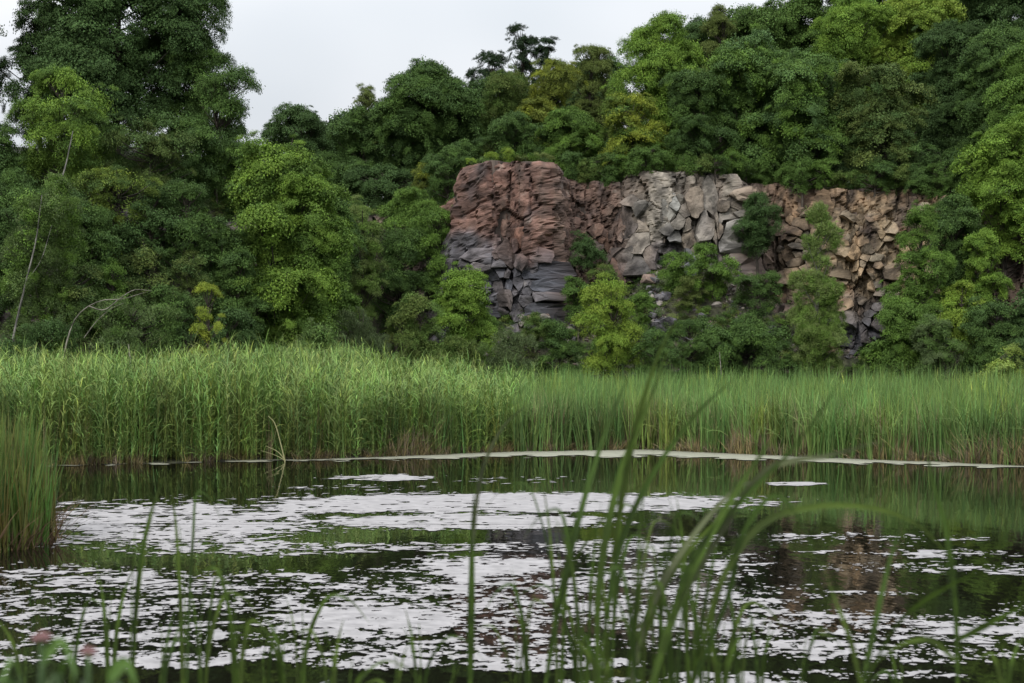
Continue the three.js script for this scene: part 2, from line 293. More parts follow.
// one bough end, about 1.6 m across at scale 1: ragged clumps of leaves set along short twigs
function bough(seed, o) {
  const R = rng(seed), g = new Geo();
  for (let k = 0; k < o.twigs; k++) {
    const a = k / o.twigs * 6.283 * 2.618 + R() * 0.8, rr = Math.sqrt((k + 0.4) / o.twigs) * o.r * (0.75 + 0.4 * R());
    const s = V(Math.cos(a) * rr * 0.35, -0.12 + 0.1 * R(), Math.sin(a) * rr * 0.35), e = V(Math.cos(a) * rr, o.dome * (1 - (rr / o.r) ** 2) * (0.5 + R()) - o.hang * R() + (R() - 0.5) * 0.22, Math.sin(a) * rr);
    const tw = 0.86 + 0.28 * R(), m = Math.round(o.leaves * (0.6 + 0.8 * R()));
    for (let i = 0; i < m; i++) {
      const f = Math.pow(R(), 0.55) * 1.08, p = s.clone().lerp(e, f).add(V((R() - 0.5), (R() - 0.5) * 0.7, (R() - 0.5)).multiplyScalar(o.spread)); p.y -= o.weep * R() * R() * f;
      const dir = V(e.x - s.x, 0, e.z - s.z).normalize().multiplyScalar(0.5).add(V((R() - 0.5) * 1.7, -o.droop + (R() - 0.5) * 0.9, (R() - 0.5) * 1.7)).normalize();
      const up = V((R() - 0.5) * o.wild, 1, (R() - 0.5) * o.wild).normalize(), q = 0.6 + 0.75 * R(), v = tw * (0.88 + 0.24 * R());
      leafGeo(g, p, dir, up, o.len * q, o.wid * q, [v * (0.94 + R() * 0.16), v, v * (0.85 + R() * 0.3)]);
    }
  }
  return g.build();
}
const LM = M.leaf; LM.vertexColors = true; M.reed.vertexColors = true; M.straw.vertexColors = true;
const BOUGH = {
  broad: [1, 2, 3, 4].map(k => bough(100 + k, { twigs: 24, leaves: 29, r: 0.9, dome: 0.30, hang: 0.28, weep: 0.12, spread: 0.50, droop: 0.35, wild: 1.6, len: 0.112, wid: 0.079 })),
  ash: [1, 2, 3].map(k => bough(200 + k, { twigs: 20, leaves: 27, r: 0.9, dome: 0.32, hang: 0.3, weep: 0.15, spread: 0.50, droop: 0.5, wild: 1.7, len: 0.13, wid: 0.058 })),
  fine: [1, 2, 3].map(k => bough(300 + k, { twigs: 18, leaves: 30, r: 0.75, dome: 0.15, hang: 0.5, weep: 1.0, spread: 0.34, droop: 0.9, wild: 2.2, len: 0.09, wid: 0.064 })),
  needle: [1, 2].map(k => bough(400 + k, { twigs: 16, leaves: 34, r: 0.85, dome: 0.2, hang: 0.2, weep: 0.0, spread: 0.4, droop: 0.0, wild: 2.6, len: 0.17, wid: 0.05 })),
  bushy: [1, 2, 3].map(k => bough(500 + k, { twigs: 18, leaves: 27, r: 0.78, dome: 0.3, hang: 0.25, weep: 0.1, spread: 0.46, droop: 0.1, wild: 2.2, len: 0.11, wid: 0.062 })),
};
function limb(g, pts, r0, r1, sides = 6) {
  const rings = [];
  for (let i = 0; i < pts.length; i++) {
    const d = pts[Math.min(i + 1, pts.length - 1)].clone().sub(pts[Math.max(i - 1, 0)]).normalize(), a = Math.abs(d.y) < 0.9 ? V(0, 1, 0) : V(1, 0, 0), u = new THREE.Vector3().crossVectors(d, a).normalize(), w = new THREE.Vector3().crossVectors(d, u), r = lerp(r0, r1, i / (pts.length - 1)), ring = [];
    for (let k = 0; k <= sides; k++) { const t = k / sides * 6.2832, q = pts[i].clone().addScaledVector(u, Math.cos(t) * r).addScaledVector(w, Math.sin(t) * r); ring.push(g.v(q.x, q.y, q.z, k / sides * 0.8, i * 0.8)); }
    rings.push(ring);
  }
  for (let i = 0; i + 1 < rings.length; i++) for (let k = 0; k < sides; k++) g.quad(rings[i][k], rings[i][k + 1], rings[i + 1][k + 1], rings[i + 1][k]);
}
const TONE = { // leaf base colours of the different kinds of tree
  dark: [0.030, 0.058, 0.024], deep: [0.053, 0.102, 0.029], mid: [0.078, 0.146, 0.030], fresh: [0.112, 0.205, 0.032], bright: [0.160, 0.268, 0.037], lime: [0.180, 0.255, 0.036], olive: [0.108, 0.148, 0.036],
  yellow: [0.215, 0.260, 0.030], pale: [0.175, 0.235, 0.075], blue: [0.078, 0.146, 0.050], grey: [0.098, 0.142, 0.056],
};
let seedTree = 1000, nBoughs = 0;
const dummy = new THREE.Object3D(), cTmp = new THREE.Color();
// pixel x, crown top and bottom rows, half width in pixels, depth in metres, leaf tone, twig kind
function tree(name, label, category, group, px, top, bot, hw, depth, tone, kind, opt = {}) {
  const seed = seedTree++, R = rng(seed * 7919), t = new THREE.Group(); t.name = numbered(name);
  const c0 = PX(px, (top + bot) / 2, depth), bx = c0.x + (opt.baseShift || 0), bz = c0.z, gy = H(bx, bz);
  t.position.set(bx, gy, bz); scene.add(t); tag(t, label, category, group);
  const yT = EYE + (HOR - top) / F * depth - gy, yB = Math.max(EYE + (HOR - bot) / F * depth - gy, opt.bush ? -0.1 : 0.2), rx = hw / F * depth, ry = (yT - yB) / 2, rz = rx * (opt.deep || 0.85), C = V(c0.x - bx, (yT + yB) / 2, 0);
  const cone = opt.cone || 0, size = opt.size || clamp(0.42 + rx * 0.14, 0.5, 1.25);           // scale of one bough
  // main limbs: irregular masses that make up the crown
  const nM = opt.masses || Math.max(clamp(Math.round(5 + rx * ry * 0.55), 5, 22), Math.round(ry / rx * 7)), mass = [];
  for (let i = 0; i < nM; i++) {
    const u = clamp(-0.95 + 1.95 * (i + R() * 0.9) / nM, -1, 1), a = i * 2.4 + R() * 1.6, q = Math.sqrt(Math.max(0, 1 - u * u * 0.9)) * (1 - cone * (u * 0.5 + 0.5)), sh = i % 4 === 0 ? 0.2 * R() : 0.42 + 0.34 * R(), thin = clamp((ry / rx - 1.4) * 0.6);
    mass.push({ p: V(Math.cos(a) * q * rx * sh, (u + (R() - 0.5) * 0.3 * thin) * ry * 0.78, Math.sin(a) * q * rz * sh), a: V(0.8 + 0.55 * R(), 0.6 + 0.5 * R(), 0.8 + 0.4 * R()), r: Math.min(rx, ry) * (0.26 + 0.34 * R() + 0.1 * thin) * (1 - cone * 0.9 * (u * 0.5 + 0.5)) });
  }
  const bs = [];
  for (const m of mass) {
    const n = Math.ceil((m.r / (size * 0.62)) ** 2 * 5.6 * (opt.full || 1)) + 2;
    for (let i = 0; i < n; i++) {
      const d = V(R() * 2 - 1, R() * 2 - 1, R() * 2 - 1).normalize(); if (d.y < -0.1 && R() < 0.6) d.y = -d.y;
      const out = R() < 0.16 ? 1.15 + 0.4 * R() : 0.7 + 0.4 * R(), p = m.p.clone().add(V(d.x * m.a.x, d.y * m.a.y, d.z * m.a.z).multiplyScalar(out * m.r));
      if (R() > 0.2 && mass.some(o => o !== m && o.p.distanceTo(p) < o.r * 0.62)) continue;
      if (d.z < -0.3 && R() < 0.5) continue;
      if (n3(p.x * 0.8 + seed, p.y * 0.9, p.z * 0.8) < -0.4 + (opt.gap || 0)) continue;
      bs.push({ p, d, s: size * (0.38 + 0.85 * Math.pow(R(), 1.3)) * (out > 1.15 ? 0.65 : 1) });
    }
  }
  const lo = V(1e9, 1e9, 1e9), hi = V(-1e9, -1e9, -1e9); for (const b of bs) { lo.min(b.p.clone().addScalar(-b.s * 0.3)); hi.max(b.p.clone().addScalar(b.s * 0.3)); }
  for (const b of bs) { b.p.set(lerp(-rx, rx, (b.p.x - lo.x) / (hi.x - lo.x)), lerp(-ry, ry, (b.p.y - lo.y) / (hi.y - lo.y)), b.p.z).add(C); }
  const keep = bs.filter(b => b.p.y > (opt.bush ? 0.0 : 0.3));
  // trunk and limbs
  const th = Math.max(C.y + ry * 0.5, 0.5), r0 = opt.trunk || clamp(yT * 0.016, 0.025, 0.26), bark = opt.bark || M.bark, tp = [];
  for (let i = 0; i <= 6; i++) { const f = i / 6; tp.push(V(C.x * f + 0.03 * yT * n3(f * 2, seed, 1), th * f - (i ? 0 : 0.3), 0.03 * yT * n3(f * 2, 2, seed))); }
  const tg = new Geo(); limb(tg, tp, r0, r0 * 0.35, 7); mesh('trunk', tg.build(), bark, t);
  const bg = new Geo(); let nb = 0; const step = Math.max(1, Math.floor(keep.length / 70));
  keep.forEach((l, i) => { if (i % step) return; nb++; const f = clamp((l.p.y - ry * 0.35) / th, 0.2, 0.98), s = tp[Math.floor(f * 6)].clone().lerp(tp[Math.min(6, Math.floor(f * 6) + 1)], f * 6 % 1), m = s.clone().lerp(l.p, 0.5).add(V(0, -0.08 * s.distanceTo(l.p), 0)); limb(bg, [s, m, l.p], r0 * 0.3, Math.min(0.012, r0 * 0.2), 4); });
  if (nb) mesh('branches', bg.build(), bark, t);
  // leaves
  const list = BOUGH[kind], base3 = TONE[tone], alt = TONE[opt.alt || tone], crown = new THREE.InstancedMesh(list[seed % list.length], LM, keep.length);
  keep.forEach((b, i) => {
    dummy.position.copy(b.p); const up = b.d.clone().multiplyScalar(opt.out ?? 0.75).add(V((R() - 0.5) * 0.6, opt.upright ?? 0.7, (R() - 0.5) * 0.6)).normalize();
    dummy.quaternion.setFromUnitVectors(V(0, 1, 0), up).multiply(new THREE.Quaternion().setFromAxisAngle(V(0, 1, 0), R() * 6.283)); dummy.scale.set(b.s, b.s * (0.85 + 0.5 * R()), b.s); dummy.updateMatrix(); crown.setMatrixAt(i, dummy.matrix);
    });
  const draw = rng(seed * 31 + 5);                                  // every bough's colour is drawn by lot, wherever it sits
  for (let i = 0; i < keep.length; i++) { const k = 0.85 + 0.3 * draw(), m = draw(); crown.setColorAt(i, cTmp.setRGB(lerp(base3[0], alt[0], m) * k, lerp(base3[1], alt[1], m) * k, lerp(base3[2], alt[2], m) * k)); }
  crown.name = 'crown'; crown.userData.kind = 'stuff'; crown.castShadow = crown.receiveShadow = true; t.add(crown); nBoughs += keep.length;
  return t;
}
const SKY = 'trees along the top of the quarry wall', FACE = 'shrubs and saplings on the slope below the wall', LEFT = 'trees on the bluff', FOOT = 'shrubs along the back of the reed bed';
// far rows on the plateau
tree('conifer', 'dark narrow conifer poking above the crowns over the red rock', 'tree', SKY, 524, 24, 130, 22, 136, 'dark', 'needle', { cone: 0.5, full: 1.1, masses: 18, gap: 0.12, size: 0.75 });
tree('conifer', 'smaller dark conifer beside the narrow conifer above the red rock', 'tree', SKY, 547, 36, 130, 15, 136, 'dark', 'needle', { cone: 0.5, full: 1.1, masses: 18, gap: 0.12, size: 0.75 });
tree('conifer', 'squat dark conifer crown standing over the round maple', 'tree', SKY, 490, 50, 140, 24, 134, 'dark', 'needle', { cone: 0.35, full: 1.1, masses: 18, gap: 0.12, size: 0.75 });
for (const [px, tp, bt, hw, d, tn] of [[300, 122, 230, 40, 128, 'deep'], [340, 112, 230, 42, 128, 'deep'], [470, 80, 180, 40, 130, 'deep'], [590, 60, 190, 46, 130, 'deep'], [700, 22, 190, 60, 130, 'deep'], [760, 6, 190, 60, 130, 'mid'], [820, -20, 190, 60, 130, 'mid'], [880, -30, 190, 66, 130, 'deep'], [950, -40, 190, 70, 130, 'deep'], [1010, -50, 190, 70, 124, 'deep'], [1070, -50, 200, 70, 118, 'deep'], [420, 100, 220, 60, 128, 'deep'], [530, 90, 190, 50, 128, 'deep']])
  tree('broadleaf_tree', 'deep green tree of the back row above the quarry wall', 'tree', SKY, px, tp, bt, hw, d, tn, 'broad', { size: 1.5 });
tree('broadleaf_tree', 'thin-leaved grey-green treetop beside the round maple on the skyline', 'tree', SKY, 366, 84, 150, 14, 122, 'olive', 'ash', { full: 0.6 });
tree('maple_tree', 'large round dark green maple crown on the skyline above the gully', 'tree', SKY, 428, 59, 190, 56, 114, 'mid', 'broad', { alt: 'deep' });
tree('broadleaf_tree', 'dark domed tree at the low end of the skyline', 'tree', SKY, 305, 106, 240, 40, 118, 'deep', 'broad', { alt: 'deep' });
tree('broadleaf_tree', 'mid green layered tree between the domed tree and the round maple', 'tree', SKY, 360, 108, 240, 44, 114, 'mid', 'broad', { alt: 'deep' });
tree('broadleaf_tree', 'dark leafy tree filling the gully under the round maple', 'tree', SKY, 385, 162, 262, 40, 109, 'deep', 'broad', {});
tree('shrub', 'dense dark shrub at the top corner of the red rock', 'shrub', SKY, 448, 145, 222, 26, 105, 'deep', 'bushy', { alt: 'mid' });
tree('shrub', 'small yellowish tuft of shrub over a bare rock stub', 'shrub', SKY, 424, 162, 192, 12, 106, 'yellow', 'bushy', { alt: 'olive' });
tree('broadleaf_tree', 'yellow-tinged bushy tree above the red rock', 'tree', SKY, 553, 62, 175, 36, 114, 'olive', 'ash', { alt: 'yellow' });
tree('broadleaf_tree', 'soft mid green tree between the conifers and the red rock', 'tree', SKY, 500, 70, 175, 46, 116, 'mid', 'ash', { alt: 'olive' });
tree('broadleaf_tree', 'brownish green thin treetop next to the bright rounded ash', 'tree', SKY, 592, 44, 150, 24, 118, 'olive', 'ash', { full: 0.8 });
tree('broadleaf_tree', 'low fresh green tree just behind the red rock edge', 'tree', SKY, 570, 108, 184, 34, 106, 'fresh', 'broad', { alt: 'mid' });
tree('broadleaf_tree', 'low dark green tree behind the grass tuft on the red rock', 'tree', SKY, 515, 110, 168, 40, 107, 'mid', 'broad', { alt: 'deep' });
tree('ash_tree', 'tall bright green rounded ash above the middle of the wall', 'tree', SKY, 652, 13, 172, 52, 111, 'bright', 'ash', { alt: 'fresh' });
tree('oak_tree', 'dark yellow-edged oak hanging over the wall below the bright ash', 'tree', SKY, 632, 92, 186, 32, 101.6, 'mid', 'broad', { alt: 'yellow' });
tree('broadleaf_tree', 'low green bough tree over the brown recess of the wall', 'tree', SKY, 662, 138, 188, 34, 101.4, 'fresh', 'broad', { alt: 'mid' });
tree('broadleaf_tree', 'tall blue-green tree right above the pale blocks', 'tree', SKY, 742, 24, 184, 54, 102.6, 'blue', 'broad', { alt: 'fresh' });
tree('broadleaf_tree', 'dark green tree close behind the pale blocks', 'tree', SKY, 703, 70, 180, 42, 100.6, 'deep', 'broad', { alt: 'mid' });
tree('broadleaf_tree', 'warm green treetop peeping over the blue-green tree', 'tree', SKY, 722, 4, 90, 24, 124, 'olive', 'ash', { full: 0.9 });
tree('maple_tree', 'broad layered blue-green maple above the dark hanging bush', 'tree', SKY, 812, 48, 194, 52, 101, 'fresh', 'broad', { alt: 'blue' });
tree('broadleaf_tree', 'bright light green tree high behind the layered maple', 'tree', SKY, 845, -8, 120, 52, 115, 'fresh', 'ash', { alt: 'bright' });
tree('broadleaf_tree', 'bright yellow-green tree high above the olive oak', 'tree', SKY, 908, -14, 125, 50, 114, 'bright', 'broad', { alt: 'lime' });
tree('oak_tree', 'olive brown tinted oak above the tan rocks', 'tree', SKY, 885, 62, 196, 50, 99.8, 'olive', 'broad', { alt: 'deep' });
tree('broadleaf_tree', 'deep green tree behind the olive oak', 'tree', SKY, 952, 20, 190, 44, 106, 'deep', 'broad', { alt: 'deep' });
tree('broadleaf_tree', 'low dark shrubby tree at the edge above the tan rocks', 'tree', SKY, 940, 140, 222, 36, 97.6, 'deep', 'bushy', { alt: 'mid' });
tree('broadleaf_tree', 'dense dark tree rising beside the bright green slope tree', 'tree', SKY, 1000, 20, 180, 50, 101, 'deep', 'broad', { alt: 'mid' });
tree('broadleaf_tree', 'bright green spreading tree leaning over the slope past the tan rocks', 'tree', SKY, 1002, 110, 262, 50, 92, 'fresh', 'broad', { alt: 'bright' });
tree('broadleaf_tree', 'tall green tree behind the spreading slope tree', 'tree', SKY, 1040, 30, 240, 52, 96, 'mid', 'broad', { alt: 'fresh' });
tree('shrub', 'small dark shrub rooted at the top of the pale blocks', 'shrub', SKY, 760, 155, 192, 24, 101.5, 'deep', 'bushy', {});
tree('shrub', 'trailing dark shrub at the wall edge above the hanging bush', 'shrub', SKY, 800, 165, 200, 26, 101, 'deep', 'bushy', { alt: 'mid' });
tree('grass_tuft', 'yellow-green weeds tufted on the highest edge of the red rock', 'weeds', SKY, 502, 147, 165, 17, 96.2, 'lime', 'ash', { alt: 'bright', bush: 1, size: 0.4, trunk: 0.01 });
tree('grass_tuft', 'pale grassy weeds along the flat top of the red rock', 'weeds', SKY, 538, 153, 167, 16, 96.2, 'pale', 'ash', { alt: 'olive', bush: 1, size: 0.35, trunk: 0.01 });
tree('grass_tuft', 'small bright weeds at the sloping shoulder of the red rock', 'weeds', SKY, 472, 158, 180, 10, 96.6, 'bright', 'ash', { alt: 'lime', bush: 1, size: 0.35, trunk: 0.01 });
tree('broadleaf_tree', 'leafy tree closing the gap under the towering oak', 'tree', LEFT, 178, 110, 250, 40, 71, 'deep', 'broad', { alt: 'mid', bush: 1 });
tree('broadleaf_tree', 'low crown between the lighter-tipped tree and the oak', 'tree', LEFT, 96, 112, 230, 36, 70.5, 'deep', 'ash', { alt: 'mid', bush: 1 });
tree('broadleaf_tree', 'bushy tree beside the tan rocks in front of the slope', 'tree', FACE, 955, 192, 330, 30, 90, 'mid', 'broad', { alt: 'deep', bush: 1 });
for (const [px, tp, bt, hw, d, tn, al] of [[640, 292, 340, 18, 90, 'mid', 'fresh'], [690, 318, 378, 24, 86, 'mid', 'deep'], [775, 330, 384, 26, 86, 'mid', 'deep'], [535, 312, 350, 15, 90, 'mid', 'olive'], [480, 300, 350, 18, 88, 'mid', 'fresh'], [600, 262, 300, 16, 94, 'mid', 'olive']])
  tree('scrub_bush', 'small green scrub bush growing among the rubble on the slope', 'shrub', 'scrub bushes among the rubble', px, tp, bt, hw, d, tn, 'bushy', { alt: al, bush: 1, size: 0.5, full: 0.8 });
// on and below the wall
tree('shrub', 'dark rounded bush hanging on the wall between pale blocks and birch', 'shrub', FACE, 757, 192, 254, 25, 95.4, 'deep', 'bushy', { alt: 'deep', bush: 1, gap: -0.3, full: 1.3 });
tree('shrub', 'dark green ivy bush on the ledge below the brown recess', 'shrub', FACE, 588, 230, 270, 19, 95, 'deep', 'bushy', { alt: 'deep', bush: 1 });
tree('shrub', 'small green shrub at the foot of the pale blocks', 'shrub', FACE, 676, 250, 288, 18, 94, 'mid', 'bushy', { alt: 'fresh', bush: 1 });
tree('sapling', 'green sapling on the slope below the pale blocks', 'sapling', FACE, 712, 244, 320, 24, 93, 'fresh', 'broad', { alt: 'mid', full: 0.8, bush: 1 });
tree('shrub', 'dull brown-green shrub above the dark thicket', 'shrub', FACE, 690, 275, 315, 18, 92, 'olive', 'bushy', { bush: 1, full: 0.7 });
tree('shrub', 'green scrub on the slope between sapling and birch', 'shrub', FACE, 758, 272, 322, 24, 92, 'deep', 'bushy', { alt: 'mid', bush: 1, full: 0.8 });
tree('shrub', 'wide dark green thicket at the foot of the slope beside the birch', 'shrub', FACE, 738, 312, 384, 46, 87, 'deep', 'broad', { alt: 'mid', bush: 1 });
tree('birch_tree', 'pale drooping birch with thin twigs in front of the tan rocks', 'tree', FACE, 815, 200, 388, 38, 86, 'pale', 'fine', { alt: 'fresh', cone: 0.72, masses: 26, bark: M.birch, upright: 0.3, trunk: 0.07, bush: 1, full: 1.3, gap: -0.5, size: 0.6 });
tree('poplar_tree', 'upright mid green young poplar half covering the tan rocks', 'tree', FACE, 920, 200, 372, 40, 86, 'mid', 'bushy', { alt: 'fresh', cone: 0.7, masses: 22, full: 1.2, gap: -0.15, size: 0.65, bush: 1 });
tree('shrub', 'spreading green shrub at the foot of the young poplar', 'shrub', FACE, 893, 296, 384, 34, 84, 'mid', 'broad', { alt: 'fresh', bush: 1 });
tree('shrub', 'grey-green rounded shrub next to the spreading shrub', 'shrub', FACE, 938, 310, 386, 26, 82, 'grey', 'bushy', { alt: 'mid', bush: 1 });
tree('sapling', 'light green young maple on the red earth slope', 'sapling', FACE, 986, 228, 320, 24, 88, 'bright', 'broad', { alt: 'fresh', full: 0.8 });
tree('shrub', 'yellow-green leaning shrub below the young maple', 'shrub', FACE, 962, 280, 350, 28, 85, 'bright', 'broad', { alt: 'lime', bush: 1, full: 0.8 });
tree('shrub', 'leafy shrub under the young maple', 'shrub', FACE, 996, 296, 384, 34, 82, 'mid', 'broad', { alt: 'deep', bush: 1 });
tree('shrub', 'deep green bush at the end of the slope', 'shrub', FACE, 1036, 280, 386, 34, 82, 'deep', 'broad', { bush: 1 });
tree('shrub', 'pale yellow-green willow shrub at the back edge of the reeds', 'shrub', FOOT, 1000, 343, 400, 34, 66, 'pale', 'bushy', { alt: 'lime', bush: 1, full: 0.8 });
tree('ash_sapling', 'bright yellow-green bushy ash sapling below the brown recess', 'sapling', FACE, 612, 272, 384, 36, 86, 'lime', 'ash', { alt: 'bright', bush: 1 });
tree('shrub', 'small dark shrub among the boulders beside the yellow-green ash sapling', 'shrub', FACE, 560, 318, 384, 22, 86, 'deep', 'broad', { bush: 1, alt: 'mid' });
tree('shrub', 'low dark shrub at the other foot of the yellow-green ash sapling', 'shrub', FACE, 656, 330, 388, 22, 84, 'deep', 'bushy', { bush: 1, alt: 'mid' });
tree('shrub', 'little green shrub on the boulders under the grey blocks', 'shrub', FACE, 578, 276, 318, 14, 92, 'mid', 'broad', { bush: 1, full: 0.7 });
tree('willow_shrub', 'grey-green rounded willow shrub below the grey blocks', 'shrub', FOOT, 506, 327, 388, 32, 80, 'grey', 'fine', { bush: 1 });
tree('sapling', 'light green leafy sapling in front of the red rock corner', 'sapling', FACE, 466, 262, 384, 34, 84, 'fresh', 'broad', { alt: 'bright', bush: 1, full: 0.9 });
tree('shrub', 'mid green shrub climbing the slope beside the red rock', 'shrub', FACE, 440, 205, 300, 28, 96, 'fresh', 'ash', { alt: 'mid', bush: 1 });
tree('shrub', 'leafy shrub hiding the rock between the gully and the red rock', 'shrub', FACE, 412, 188, 262, 30, 101, 'mid', 'broad', { alt: 'fresh', bush: 1, full: 1.3 });
tree('shrub', 'green shrub on the floor of the gully', 'shrub', FACE, 398, 222, 330, 36, 95, 'mid', 'ash', { alt: 'deep', bush: 1 });
tree('sapling', 'light-tipped sapling standing in the gully', 'sapling', FACE, 362, 195, 330, 26, 92, 'fresh', 'ash', { alt: 'pale', full: 0.8 });
tree('shrub', 'dull green shrub at the mouth of the gully', 'shrub', FOOT, 420, 292, 388, 34, 80, 'mid', 'bushy', { alt: 'olive', bush: 1 });
tree('shrub', 'olive grey shrub beside the big maple foot', 'shrub', FOOT, 362, 305, 388, 32, 74, 'grey', 'fine', { bush: 1 });
tree('shrub', 'low brown-green scrub between sapling and willow shrub', 'shrub', FOOT, 462, 335, 388, 26, 79, 'olive', 'bushy', { bush: 1, alt: 'mid' });
// bluff side
tree('maple_tree', 'big bright green maple standing at the end of the bluff', 'tree', LEFT, 277, 128, 384, 80, 68, 'mid', 'broad', { alt: 'bright', cone: 0.2, size: 0.85 });
tree('broadleaf_tree', 'leafy green tree low in front of the bright maple', 'tree', LEFT, 222, 215, 384, 32, 66, 'mid', 'broad', { alt: 'deep', bush: 1 });
tree('broadleaf_tree', 'mid green tree between maple and bluff top', 'tree', LEFT, 232, 140, 300, 36, 74, 'mid', 'broad', { alt: 'fresh' });
tree('oak_tree', 'towering dark oak on top of the bluff', 'tree', LEFT, 118, -90, 215, 88, 74, 'deep', 'broad', { alt: 'deep' });
tree('ash_tree', 'tall dark airy ash at the edge of the bluff against the sky', 'tree', LEFT, 196, -70, 150, 40, 76, 'deep', 'ash', { alt: 'mid', full: 0.9 });
tree('ash_tree', 'open dark crown with sky gaps below the tall airy ash', 'tree', LEFT, 216, 66, 250, 40, 73, 'deep', 'ash', { alt: 'mid', full: 0.75 });
tree('oak_tree', 'dark tree with ragged outline at the far side of the oak', 'tree', LEFT, 42, 2, 190, 44, 76, 'deep', 'broad', { alt: 'deep', full: 0.9 });
tree('broadleaf_tree', 'high dark twig end of a tree reaching over the bluff', 'tree', LEFT, -42, -40, 180, 44, 74, 'deep', 'broad', {});
tree('broadleaf_tree', 'green ash-like tree on the bluff face with lighter tips', 'tree', LEFT, 62, 66, 230, 50, 66, 'mid', 'ash', { alt: 'bright' });
tree('broadleaf_tree', 'dark leafy tree hugging the middle of the bluff face', 'tree', LEFT, 150, 120, 260, 44, 67.5, 'deep', 'ash', { alt: 'olive' });
tree('broadleaf_tree', 'yellow-tipped boughs spreading over the bluff face', 'tree', LEFT, 118, 165, 262, 46, 64.5, 'deep', 'ash', { alt: 'lime', full: 0.9 });
tree('broadleaf_tree', 'leafy tree behind the leaning white birch stem', 'tree', LEFT, 6, 120, 330, 50, 65, 'deep', 'broad', { alt: 'mid', bush: 1 });
tree('shrub', 'dark hanging scrub at the lower bluff face', 'shrub', LEFT, 150, 238, 330, 34, 63.5, 'deep', 'bushy', { alt: 'olive', bush: 1, full: 0.8 });
tree('birch_tree', 'grey-green birch with leaning white trunk beside the bluff', 'tree', LEFT, 42, 168, 384, 46, 58, 'grey', 'fine', { alt: 'fresh', trunk: 0.02, upright: 0.1, bush: 1 });
tree('shrub', 'fresh green low shrub under the yellow-tipped boughs', 'shrub', LEFT, 112, 258, 340, 26, 60.5, 'fresh', 'broad', { alt: 'mid', bush: 1, full: 0.8 });
tree('willow_shrub', 'arched grey-green willow shrub with bare bleached boughs', 'shrub', LEFT, 132, 294, 386, 44, 57, 'grey', 'fine', { alt: 'mid', bush: 1 });
tree('shrub', 'leafy thicket at the foot of the bluff next to the yellow sapling', 'shrub', LEFT, 228, 310, 388, 30, 60, 'deep', 'broad', { alt: 'deep', bush: 1 });
tree('sapling', 'small bright yellow-green sapling at the foot of the bluff', 'sapling', LEFT, 208, 282, 372, 20, 56, 'yellow', 'broad', { alt: 'lime', full: 0.3, size: 0.36, gap: 0.12, masses: 9 });
tree('shrub', 'low bush beneath the bright maple', 'shrub', LEFT, 312, 318, 388, 36, 64, 'mid', 'bushy', { alt: 'grey', bush: 1 });
tree('shrub', 'thick low bush at the root of the birch', 'shrub', LEFT, 40, 316, 388, 44, 56, 'deep', 'fine', { bush: 1 });
for (const [px, tp, bt, hw, d, tn, al, kd] of [[20, 185, 330, 40, 61, 'deep', 'mid', 'ash'], [88, 200, 330, 32, 62, 'mid', 'deep', 'ash'], [186, 178, 270, 30, 65, 'deep', 'mid', 'ash'], [150, 190, 262, 30, 64.5, 'deep', 'deep', 'broad'], [70, 262, 350, 34, 59, 'deep', 'olive', 'bushy'], [190, 250, 330, 18, 63, 'deep', 'olive', 'bushy'], [238, 250, 350, 30, 65, 'deep', 'mid', 'broad'], [170, 285, 350, 22, 61, 'deep', 'mid', 'bushy'], [330, 215, 350, 32, 80, 'mid', 'fresh', 'broad'], [338, 190, 280, 30, 88, 'mid', 'deep', 'broad'], [66, 185, 260, 26, 61.5, 'mid', 'deep', 'ash'], [345, 200, 300, 30, 100, 'deep', 'deep', 'broad']])
  tree('shrub', 'green shrub filling a gap in front of the bluff rock', 'shrub', 'shrubs on the bluff face', px, tp, bt, hw, d, tn, kd, { alt: al, bush: 1 });
for (const [px, tp, bt, hw, tn, al] of [[470, 140, 178, 26, 'deep', 'mid'], [600, 135, 192, 34, 'deep', 'deep'], [690, 140, 190, 34, 'deep', 'mid'], [740, 140, 195, 34, 'deep', 'deep'], [790, 140, 204, 36, 'deep', 'mid'], [845, 140, 206, 38, 'deep', 'deep'], [905, 145, 208, 38, 'deep', 'deep'], [960, 150, 215, 38, 'deep', 'deep'], [872, 160, 212, 30, 'deep', 'deep'], [572, 150, 190, 22, 'deep', 'deep'], [818, 160, 210, 26, 'deep', 'deep'], [540, 135, 175, 30, 'deep', 'mid'], [645, 140, 190, 30, 'deep', 'deep']])
  tree('understory_tree', 'low leafy understory tree close behind the wall edge', 'tree', 'understory trees behind the wall edge', px, tp, bt, hw, 107, tn, 'broad', { alt: al, bush: 1 });
{
  const R = rng(444);
  for (let px = 574; px < 985; px += 14 + 9 * R()) { const x = (px - 512) / F * 100, e = piece(WALL, x, 1), d = -e + 0.6 - 1.5 * R(), y = piece(WALL, x, 2), row = HOR - (y - EYE) / d * F; tree('shrub', 'small leafy shrub trailing over the edge of the wall top', 'shrub', 'shrubs trailing over the wall edge', px, row - 16 - 14 * R(), row + 1 + 6 * R(), 12 + 9 * R(), d, ['deep', 'mid', 'fresh', 'deep', 'olive'][Math.floor(R() * 5)], R() < 0.5 ? 'broad' : 'bushy', { alt: 'mid', bush: 0 }); }
}
